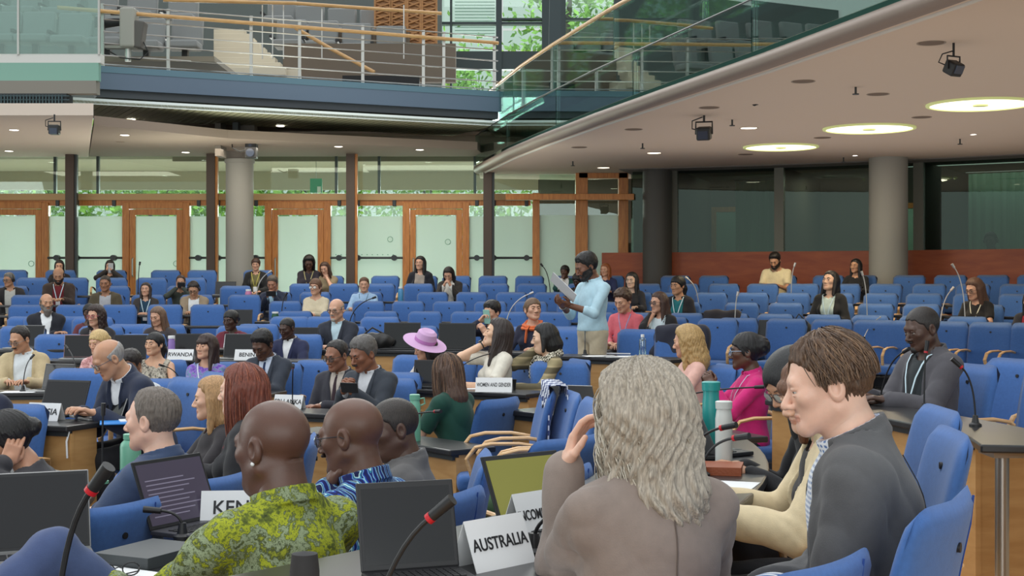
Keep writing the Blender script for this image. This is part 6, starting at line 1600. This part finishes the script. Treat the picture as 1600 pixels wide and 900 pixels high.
# bottles, cups and papers
def bottle(loc, label, body, cap_, r=.036, h=.22, neck=.022, capn=True, strap=False, lab=None):
    t = thing('bottle', label, 'bottle', loc)
    MB().lathe([(r*.94,0), (r,.01), (r,h*.72), (r*.92,h*.79), (neck,h*.87), (neck,h*.9)], n=28).obj('body', body, t, smooth=True, auto=.7)
    MB().lathe([(neck*1.15,h*.88), (neck*1.18,h*.99), (neck*1.0,h)], n=24).obj('cap', cap_, t, smooth=True, auto=.6)
    if lab: MB().box((0,-r*.99,h*.45), (r*.9,.004,h*.3)).obj('label', lab, t)
    if strap: MB().tube([(neck,0,h*.9), (neck+.03,0,h*.92), (neck+.035,0,h*.8), (neck+.01,0,h*.76)], .005, 8).obj('strap', cap_, t, smooth=True)
    return t
M_mint = mat('mint_enamel', s2l(112,176,150), .35); M_tealc = mat('teal_enamel', s2l(40,150,146), .35); M_whitee = mat('white_enamel', s2l(206,210,206), .35); M_pet = glass_mat('clear_plastic', (.88,.93,.94), .12)
bottle(put(648, 0, 8.75, .41), 'mint green bottle with strap beside the green t-shirt', M_mint, M_mint, r=.037, h=.29, neck=.028, strap=True, lab=M_white)
bottle(put(1111, 0, 5.5, .72), 'tall teal bottle behind the silver hair', M_tealc, M_tealc, r=.034, h=.29, neck=.031)
bottle(put(1131, 0, 5.25, .72), 'white thermos bottle in front of the teal one', M_whitee, M_whitee, r=.032, h=.235, neck=.027)
bottle(put(204, 0, 6.85, .44), 'mint green loop-handled flask behind the blue-grey suit', M_mint, M_mint, r=.05, h=.22, neck=.03, strap=True)
bottle(ondesk(1004, 8.3, zE), 'clear plastic water bottle right of the standing speaker', M_pet, M_white, r=.032, h=.21, neck=.014)
bottle(ondesk(430, RK[4]-.5, .77), 'dark green bottle beside a black laptop in the back rows', mat('bottle_green', s2l(20,80,56), .3), M_white, r=.05, h=.2, neck=.04)
bottle(ondesk(1167, RK[4]-.5, .67), 'white squeeze bottle in front of the empty seats right of centre', M_whitee, M_white, r=.045, h=.24, neck=.03)
bottle(ondesk(626, RK[1]-.5, floor_z(*on_ring(626,RK[1]))+.67), 'light blue bottle in the back rows left of the black blazer', mat('sky_blue_plastic', s2l(80,150,200), .3), M_white, r=.045, h=.24, neck=.03)
bottle(ondesk(388, RK[2]-.5, floor_z(*on_ring(388,RK[2]))+.67), 'pink flask before the one with the olive top', mat('pink_enamel', s2l(196,120,160), .3), M_white, r=.05, h=.24, neck=.035)
bottle(ondesk(268, 8.3, zB), 'lilac flask left of the RWANDA card', mat('lilac_enamel', s2l(150,120,190), .3), M_white, r=.035, h=.24, neck=.03)
def cup(loc, label, m=M_white):
    t = thing('cup', label, 'cup', loc); MB().lathe([(.030,0), (.038,.085), (.040,.088), (.036,.086), (.028,.006)], n=24).obj('wall', m, t, smooth=True, auto=.7); MB().lathe([(.033,.07), (.001,.07)], n=20).obj('drink', mat('coffee', s2l(60,36,22), .2), t)
    return t
cup((-1.93, 6.15, .44), 'white paper cup on the small desk left of the blue-grey suit')
cup(ondesk(800, 6.74, zW), 'dark travel mug behind the WOMEN AND GENDER card', M_black)
cup(ondesk(865, RK[4]-.5, .67), 'white cup on the desk edge beside the speaker sleeve')
def sheet(loc, deg, w, d, label, m=M_white, th=.003, name='paper_sheet', cat='paper'):
    o = MB().box((0,0,th/2), (w,d,th)).obj(name, m, None, bevel=.0008); o.location = loc; o.rotation_euler[2] = D(deg); return tag(o, label, cat)
sheet((-2.28, 8.72, .54), 20, .30, .22, 'open white notebook under the hands of the bending one', th=.012, name='notebook', cat='notebook')
sheet((-2.33, 8.60, .54), 16, .36, .24, 'bright blue folder under the white notebook', mat('bright_blue_folder', s2l(40,130,210), .5), th=.006, name='folder', cat='folder').location.z -= .0005
sheet(ondesk(142, 6.8, zC), 10, .30, .2, 'white papers on the desk between tan jacket and pink floral top')
sheet(ondesk(270, 6.78, zC), 10, .36, .2, 'white papers on the desk below the tattooed shoulder')
sheet(ondesk(30, 6.8, zC), 5, .30, .2, 'white papers at the left end of the tan jacket desk')
sheet(ondesk(612, 6.55, zW), 5, .28, .2, 'white paper at the left end of the lilac hat desk')
sheet(ondesk(745, 6.7, zW), 5, .28, .16, 'white paper beside the WOMEN AND GENDER card')
sheet(ondesk(975, 8.35, zE), 5, .36, .22, 'white papers spread on the desk right of the standing speaker')
sheet(ondesk(938, 8.3, zE), 12, .3, .2, 'white papers in front of the standing speaker')
sheet((.66, 4.70, .72), -20, .30, .21, 'white paper under the cream sleeve'); sheet((.70, 5.02, .72), -12, .24, .17, 'orange-brown leather folder on the desk beside the white thermos', mat('tan_leather', s2l(150,74,38), .45, bump=.3, bscale=120), th=.030, name='leather_folder', cat='folder')
sheet((-1.16, 4.10, .54), -30, .30, .21, 'white notepad at the lower left under the spectacles')
sheet((-1.12, 4.36, .54), -26, .21, .27, 'dark grey hardback notebook at the lower left', mat('grey_book_cover', s2l(72,76,78), .6), th=.035, name='hardback_book', cat='book')
sheet((-.97, 4.47, .54), 20, .075, .15, 'smartphone lying on the desk before the lime patterned shirt', M_black, th=.009, name='smartphone', cat='phone')
sheet((.10, 3.15, .72), 12, .21, .15, 'white paper and card under the hand of the taupe blazer')
t = thing('spectacles', 'folded black spectacles lying on the white notepad', 'glasses', (-1.14, 4.08, .543), .4)
m = MB()
for s in (-1,1): m.tube([(s*.035+.024*math.cos(q), 0, .022+.019*math.sin(q)) for q in np.linspace(0, 2*PI, 17)], .0022, 6, cap=False)
m.tube([(-.011,0,.026), (0,0,.03), (.011,0,.026)], .002, 6); m.obj('frame', M_black, t, smooth=True)
MB().tube([(.06,0,.026), (.05,-.03,.02), (-.05,-.04,.006)], .002, 6).obj('temple', M_black, t, smooth=True); MB().tube([(-.06,0,.026), (-.05,-.045,.02), (.05,-.05,.004)], .002, 6).obj('temple', M_black, t, smooth=True)
# microphones: near ones as the photograph shows them
mic(put(84, 0, 2.75, .55), put(146, 762, 2.72), 'thick black gooseneck microphone with red ring at the bottom left', bend=.1, r=1.25)
mic(put(560, 0, 2.85, .50), put(676, 806, 2.8), 'black gooseneck microphone with red ring before the big black laptop', bend=.8, r=1.1)
mic((.055, 3.50, .72), put(930, 798, 3.36), 'black gooseneck microphone curving right beside the AUSTRALIA card', bend=.15, ring=False)
mic((-1.10, 4.70, .54), put(250, 798, 4.7), 'short bent black microphone behind the dark laptop', bend=.2, ring=False)
mic(put(160, 0, 6.7, .44), put(161, 648, 6.7), 'upright black microphone on a mint foot left of the blue-grey suit', bend=.1, ring=False, base_mat=M_mint)
mic((-1.70, 10.9, .41), put(458, 574, 10.7), 'black microphone arching over the SRI LANKA card', bend=.2)
mic((-.72, 8.75, .41), put(681, 643, 8.4), 'grey-tipped microphone beside the mint bottle', bend=.3)
mic((.62, 5.0, .72), put(1130, 668, 4.9), 'black microphone lying level beside the white thermos', bend=.9)
mic((.66, 4.9, .72), put(1150, 684, 4.8), 'second level black microphone with red ring by the white thermos', bend=.9)
mic((.86, 8.57, .54), put(1180, 605, 8.3), 'black microphone pointing up at the magenta sleeve', bend=.3, ring=False)
mic(ondesk(914, 8.3, zE), put(914, 512, 14.0), 'upright black microphone in front of the standing speaker', bend=0, ring=False)
mic(put(1444, 0, 7.6, .69), put(1447, 548, 7.6), 'upright microphone before the charcoal shirt jacket', bend=.1)
mic(put(1524, 0, 6.9, .69), put(1500, 572, 6.9), 'bent microphone at the right desk near the steel leg', bend=.2)
mic(put(1376, 0, 8.2, .69), put(1412, 550, 8.0), 'blue-lit slanted microphone left of the charcoal shirt jacket', bend=.9, ring=False)
mic(ondesk(122, 6.8, zC), put(106, 545, 12.9), 'slanted black microphone before the pink floral top', bend=.5, ring=False)
mic(ondesk(36, 6.85, zC), put(48, 560, 12.9), 'black microphone before the tan jacket', bend=.5, ring=False)
mic(ondesk(284, 6.8, zC), put(256, 572, 12.6), 'black microphone before the tattooed shoulder', bend=.5, ring=False)
mic(ondesk(700, 6.6, zW), put(765, 553, 12.1), 'slanted black microphone under the white t-shirt elbow', bend=.8, ring=False)
mic(ondesk(648, 6.6, zW), put(653, 566, 12.3), 'small bent black microphone left of the dark laptop', bend=.2, ring=False)
mic(ondesk(1350, 6.1+6, .74), put(1375, 496, 18.0), 'pale slanted microphone lying across behind the short brown hair', bend=.9, ring=False, pale=True)
for i, (x, k, tx, ty, lb) in enumerate(((545,4,582,466,'dark slanted microphone above the bald one in the dark suit'), (400,2,420,426,'pale slanted microphone before the olive top'), (790,4,828,459,'long pale slanted microphone behind the filming one'), (860,1,848,416,'tall thin dark microphone left of the standing one'), (1092,2,1075,436,'pale slanted microphone right of the teal top'), (1148,4,1152,462,'pale bent microphone before the white squeeze bottle'),
        (1355,3,1348,430,'pale upright microphone left of the grey column'), (1508,3,1491,418,'long pale microphone right of the grey column'), (1468,4,1486,454,'pale slanted microphone near the one in black t-shirt'), (1236,1,1241,416,'short pale microphone beside the cream t-shirt'), (216,1,218,414,'thin dark microphone before the second door'), (440,3,446,462,'small dark microphone beside the green bottle'))):
    X, Y = on_ring(x, RK[k]-.5); z = floor_z(*on_ring(x, RK[k]))+.67
    mic((X, Y, z), put(tx, ty, Y), lb, bend=.1, ring=False, pale='pale' in lb, r=1.5)
# dark rounded post of a nearer microphone at the bottom edge
t = thing('bottle', 'out of focus matt black cylinder at the bottom edge before the lime shirt', 'bottle', put(476, 0, 1.75, .80)); MB().lathe([(.018,0), (.0185,.24), (.016,.262), (.001,.265)], n=28).obj('body', M_blackmatt, t, smooth=True, auto=.7); MB().lathe([(.0195,.0), (.0195,.05), (.018,.052)], n=28).obj('sleeve', M_black, t, smooth=True, auto=.7)
# held things
def held(info, side, w, h, label, m, name='smartphone', cat='phone', off=(0,.11,-.03), th=.009, edge=None):
    wp, RH = info['hands'][side]; p = to_world(info, wp+RH@A(*off)); t = MB().box((0,0,0), (w,th,h)).obj(name, m, None, bevel=.002 if name != 'paper_sheet' else 0)
    t.location = p; t.rotation_euler = (-.25, 0, info['rz']); return tag(t, label, cat)
inf = {i['label']: i for i in NP}
def who(s): return [v for k, v in inf.items() if s in k][0]
q = who('lifting a pale phone'); held(q, 1, .085, .17, 'pale phone raised by the one in black before the glass door', mat('pale_phone', s2l(214,214,214), .4), off=(.03,.09,-.04))
q = who('small black camera'); held(q, 1, .12, .08, 'small black compact camera held up beside the beige jacket', M_black, 'compact_camera', 'camera', off=(.03,.09,-.04), th=.05)
q = who('photographing with a phone'); held(q, 1, .16, .085, 'dark phone held sideways by the one in navy jacket', M_black, off=(.05,.10,-.03))
q = who('filming with a raised phone'); held(q, 1, .08, .16, 'phone with a lit screen held up by the one filming', mat('lit_phone', s2l(120,160,150), .3, emit=s2l(120,160,150), es=.4), off=(.0,.10,-.03))
held(PH, 1, .15, .078, 'black phone in the hands of the grey-haired one with moustache', M_black, off=(.05,.10,-.04))
pp = held(SPK, -1, .23, .31, 'stapled white paper held by the standing speaker', M_white, 'paper_sheet', 'paper', off=(.06,.10,-.02), th=.004); pp.rotation_euler = (-.75, .35, SPK['rz']-.5); pp.location.z += .10
# lilac hat
q = who('lilac brimmed hat'); hw = to_world(q, q['hc']+q['Rh']@A(0,-.01,.055)*q['hs'])
mh = mat('lilac_felt', s2l(206,166,206), .85, bump=.2, bscale=200); mband = mat('dark_lilac_band', s2l(180,120,178), .8)
prof = [(.19,.0), (.20,.006), (.12,.016), (.098,.02), (.094,.06), (.085,.105), (.06,.125), (.001,.118)]
hb = MB().lathe(prof, (0,0,0), 40).obj('hat', mh, q['root'], smooth=True); inv = q['hc']+q['Rh']@A(0,-.012,.045)*q['hs']; hb.location = tuple(float(c) for c in inv); hb.rotation_euler = (-.10, -.42, 0); hb.scale = (1.1,1.1,1.1)
MB().lathe([(.100,.022), (.0985,.052)], (0,0,0), 40).obj('hat_band', mband, hb, smooth=True)
# earrings, watches
def bead(info, hp, r, m, name='earring'):
    c = info['hc']+info['Rh']@A(*hp)*info['hs']; MB().ball(tuple(float(v) for v in c), r, 10).obj(name, m, info['root'], smooth=True)
M_gold = mat('gold', (.8,.55,.2), .3, 1.0)
bead(who('gold earrings'), (.084,-.005,-.045), .011, M_gold); bead(RED, (-.084,-.0,-.05), .013, M_gold); bead(YEL, (-.082,-.004,-.036), .006, mat('pearl', (.8,.8,.8), .2), 'ear_stud'); bead(BUN, (-.083,-.004,-.042), .006, M_gold)
def wristband(info, side, m, name='wristwatch', r=.034):
    a, e, w = info['arm'][side]; d = (w-e)/_len(w-e); c = w-d*.035; u = np.cross(d, A(0,0,1)); u /= _len(u); v = np.cross(d, u)
    mb = MB(); mb.tube([Vector(map(float, c+u*r*math.cos(t)+v*r*math.sin(t))) for t in np.linspace(0, 2*PI, 17)], .006, 8, flat=1.0, cap=False)
    mb.cyl(Vector(map(float, c-v*(r+.002))), Vector(map(float, c-v*(r+.010))), .017, 16); mb.obj(name, m, info['root'], smooth=True)
wristband(SPK, 1, M_steel); wristband(MAG, -1, M_gold); wristband(GREY, -1, M_steel, 'bracelet', .036); wristband(who('hand at the mouth'), 1, M_steeldk)
# scarf over a chair, coat, bags
M_kef = pattern_mat('blue_white_keffiyeh', 'check', [(0, s2l(214,218,228)), (.5, s2l(60,72,120))], 34)
X, Y = px(778, None, 8.4); t = thing('checked_scarf', 'blue and white checked scarf hanging over a chair back', 'scarf', (X, Y, floor_z(X, Y)), face_centre(X, Y)+D(-30))
V = []; 
for j in range(25):
    u = j/24; s_ = u*1.1-.55
    for i in range(17):
        x = -.24+.46*i/16
        zz = 1.0-.045*0 - (abs(s_)-.04 if abs(s_) > .04 else 0); y = -.335+(.055 if s_ > .04 else (-.055 if s_ < -.04 else s_/.04*.055))-.02*math.sin(i*1.7)*(1 if abs(s_) > .1 else .2)*.5
        V.append((x+.012*math.sin(j*.6), y-(.03*(abs(s_)) if s_ < 0 else -.02*abs(s_)), zz+.004*math.sin(i*2.1)))
F_ = [(j*17+i, j*17+i+1, (j+1)*17+i+1, (j+1)*17+i) for j in range(24) for i in range(16)]
o = mesh_obj('cloth', V, F_, M_kef, t); md = o.modifiers.new('thickness', 'SOLIDIFY'); md.thickness = .006
mb = MB(); 
for i in range(17): mb.tube([V[i], (V[i][0], V[i][1], V[i][2]-.03)], .003, 5)
mb.obj('fringe', mat('scarf_fringe', s2l(214,218,228), .9), t)
def coat_on(x, r, turn, label, m):
    X, Y = on_ring(x, r) if not isinstance(r, tuple) else px(x, None, r[1]); t = thing('coat', label, 'coat', (X, Y, floor_z(X, Y)), face_centre(X, Y)+D(turn))
    def f(p): 
        d = rbox(p, (0,-.33,.80), (.275,.075,.21), .06); return d+.012*np.sin(22*p[:,0]+9*p[:,2])*np.sin(14*p[:,2]+5*p[:,0])
    v, fc = net(f, (-.36,-.5,.5), (.36,-.15,1.08), .016); mesh_obj('folds', v, fc, m, t)
    v, fc = net(lambda p: cap(p, (.2,-.36,.95), (.31,-.30,.62), .06, .045)+.008*np.sin(40*p[:,2]), (.05,-.5,.5), (.42,-.15,1.1), .014); mesh_obj('sleeve', v, fc, m, t)
coat_on(1052, 9.0, 14, 'dark coat slung over the chair right of the standing speaker', cloth((40,42,56)))
coat_on(1117, RK[4]-.0, 0, 'dark jacket draped over a chair behind the teal top', cloth((46,44,50)))
def bag(loc, label, m, s=(.22,.10,.09), rz=0):
    t = thing('bag', label, 'bag', loc, rz)
    v, fc = net(lambda p: ell(p, (0,0,s[2]), s)+.006*np.sin(60*p[:,0])*np.sin(40*p[:,2]), (-s[0]-.05,-s[1]-.05,-.02), (s[0]+.05,s[1]+.05,s[2]*2+.05), .012); mesh_obj('body', v, fc, m, t)
    MB().tube([(-s[0]*.5,0,s[2]*1.8), (-.02,-.02,s[2]*2.6), (s[0]*.5,0,s[2]*1.8)], .010, 8).obj('strap', m, t, smooth=True); MB().box((0,-s[1]*.98,s[2]*1.1), (.03,.01,.05)).obj('buckle', M_steel, t)
bag(ondesk(585, 9.44, zA), 'black handbag on the desk right of the bald one in the dark suit', cloth((30,28,28), .5))
bag(px(757, None, 6.6)+(floor_z(*px(757, None, 6.6))+.45,), 'green canvas bag between the chairs in the centre', cloth((70,98,66)), s=(.13,.11,.10))
bag(ondesk(1250, RK[4]-.42, .67), 'dark backpack between the empty seats behind the short brown hair', cloth((44,46,44)), s=(.16,.12,.12))
sh_ = MB().box((0,0,0), (.55,.40,.03)).obj('coat', cloth((206,180,178)), None, bevel=.012, smooth=True); x_, y_ = on_ring(312, 10.0); sh_.location = (x_, y_, .70); sh_.rotation_euler = (.1,.25,.2); tag(sh_, 'folded pale pink coat hung over the desk below the beige jacket', 'coat')
# cables at the standing speaker's desk and the left laptop
t = thing('charging_cable', 'white cable looping down the wood front right of the speaker desk', 'cable'); MB().tube([put(985,553,13.8), put(940,552,13.75), put(912,562,13.6), put(908,585,13.6), put(908,640,13.5)], .008, 6).obj('wire', M_white, t, smooth=True)
t = thing('charging_cable', 'pale cable hanging from the silver laptop at the left desk', 'cable'); MB().tube([put(127,664,8.5), put(110,668,8.42), put(104,690,8.4), put(105,716,8.4)], .006, 6).obj('wire', M_white, t, smooth=True)

def neck_scarf(info, m, r=.092, th=.030, drop=0.0):
    T = info['T']; rnd = random.Random(4); mb = MB()
    for k, (z, rr) in enumerate(((.50, r), (.475, r*1.12))):
        pts = [T(rr*math.sin(a), -.010+rr*.95*math.cos(a)+.012*k, z-.035*math.cos(a)-drop+.006*math.sin(3*a+k)) for a in np.linspace(0, 2*PI, 21)]
        mb.tube([Vector(map(float, p)) for p in pts], [th*(1+.22*math.sin(i*2.1+k)) for i in range(21)], 10, flat=.62, cap=False)
    pts = [T(.03, info['front'](.03, z, info['off']+.012), z) for z in (.45,.40,.34,.29)]
    mb.tube([Vector(map(float, p)) for p in pts], [th, th*1.1, th, th*.7], 10, flat=.4); return mb.obj('neck_scarf', m, info['root'], smooth=True)
neck_scarf(who('orange neck scarf'), cloth((214,104,52)))
neck_scarf(who('checked scarf with sleek'), pattern_mat('olive_keffiyeh', 'check', [(0, s2l(214,208,190)), (.5, s2l(70,66,52))], 60), r=.10, th=.040)
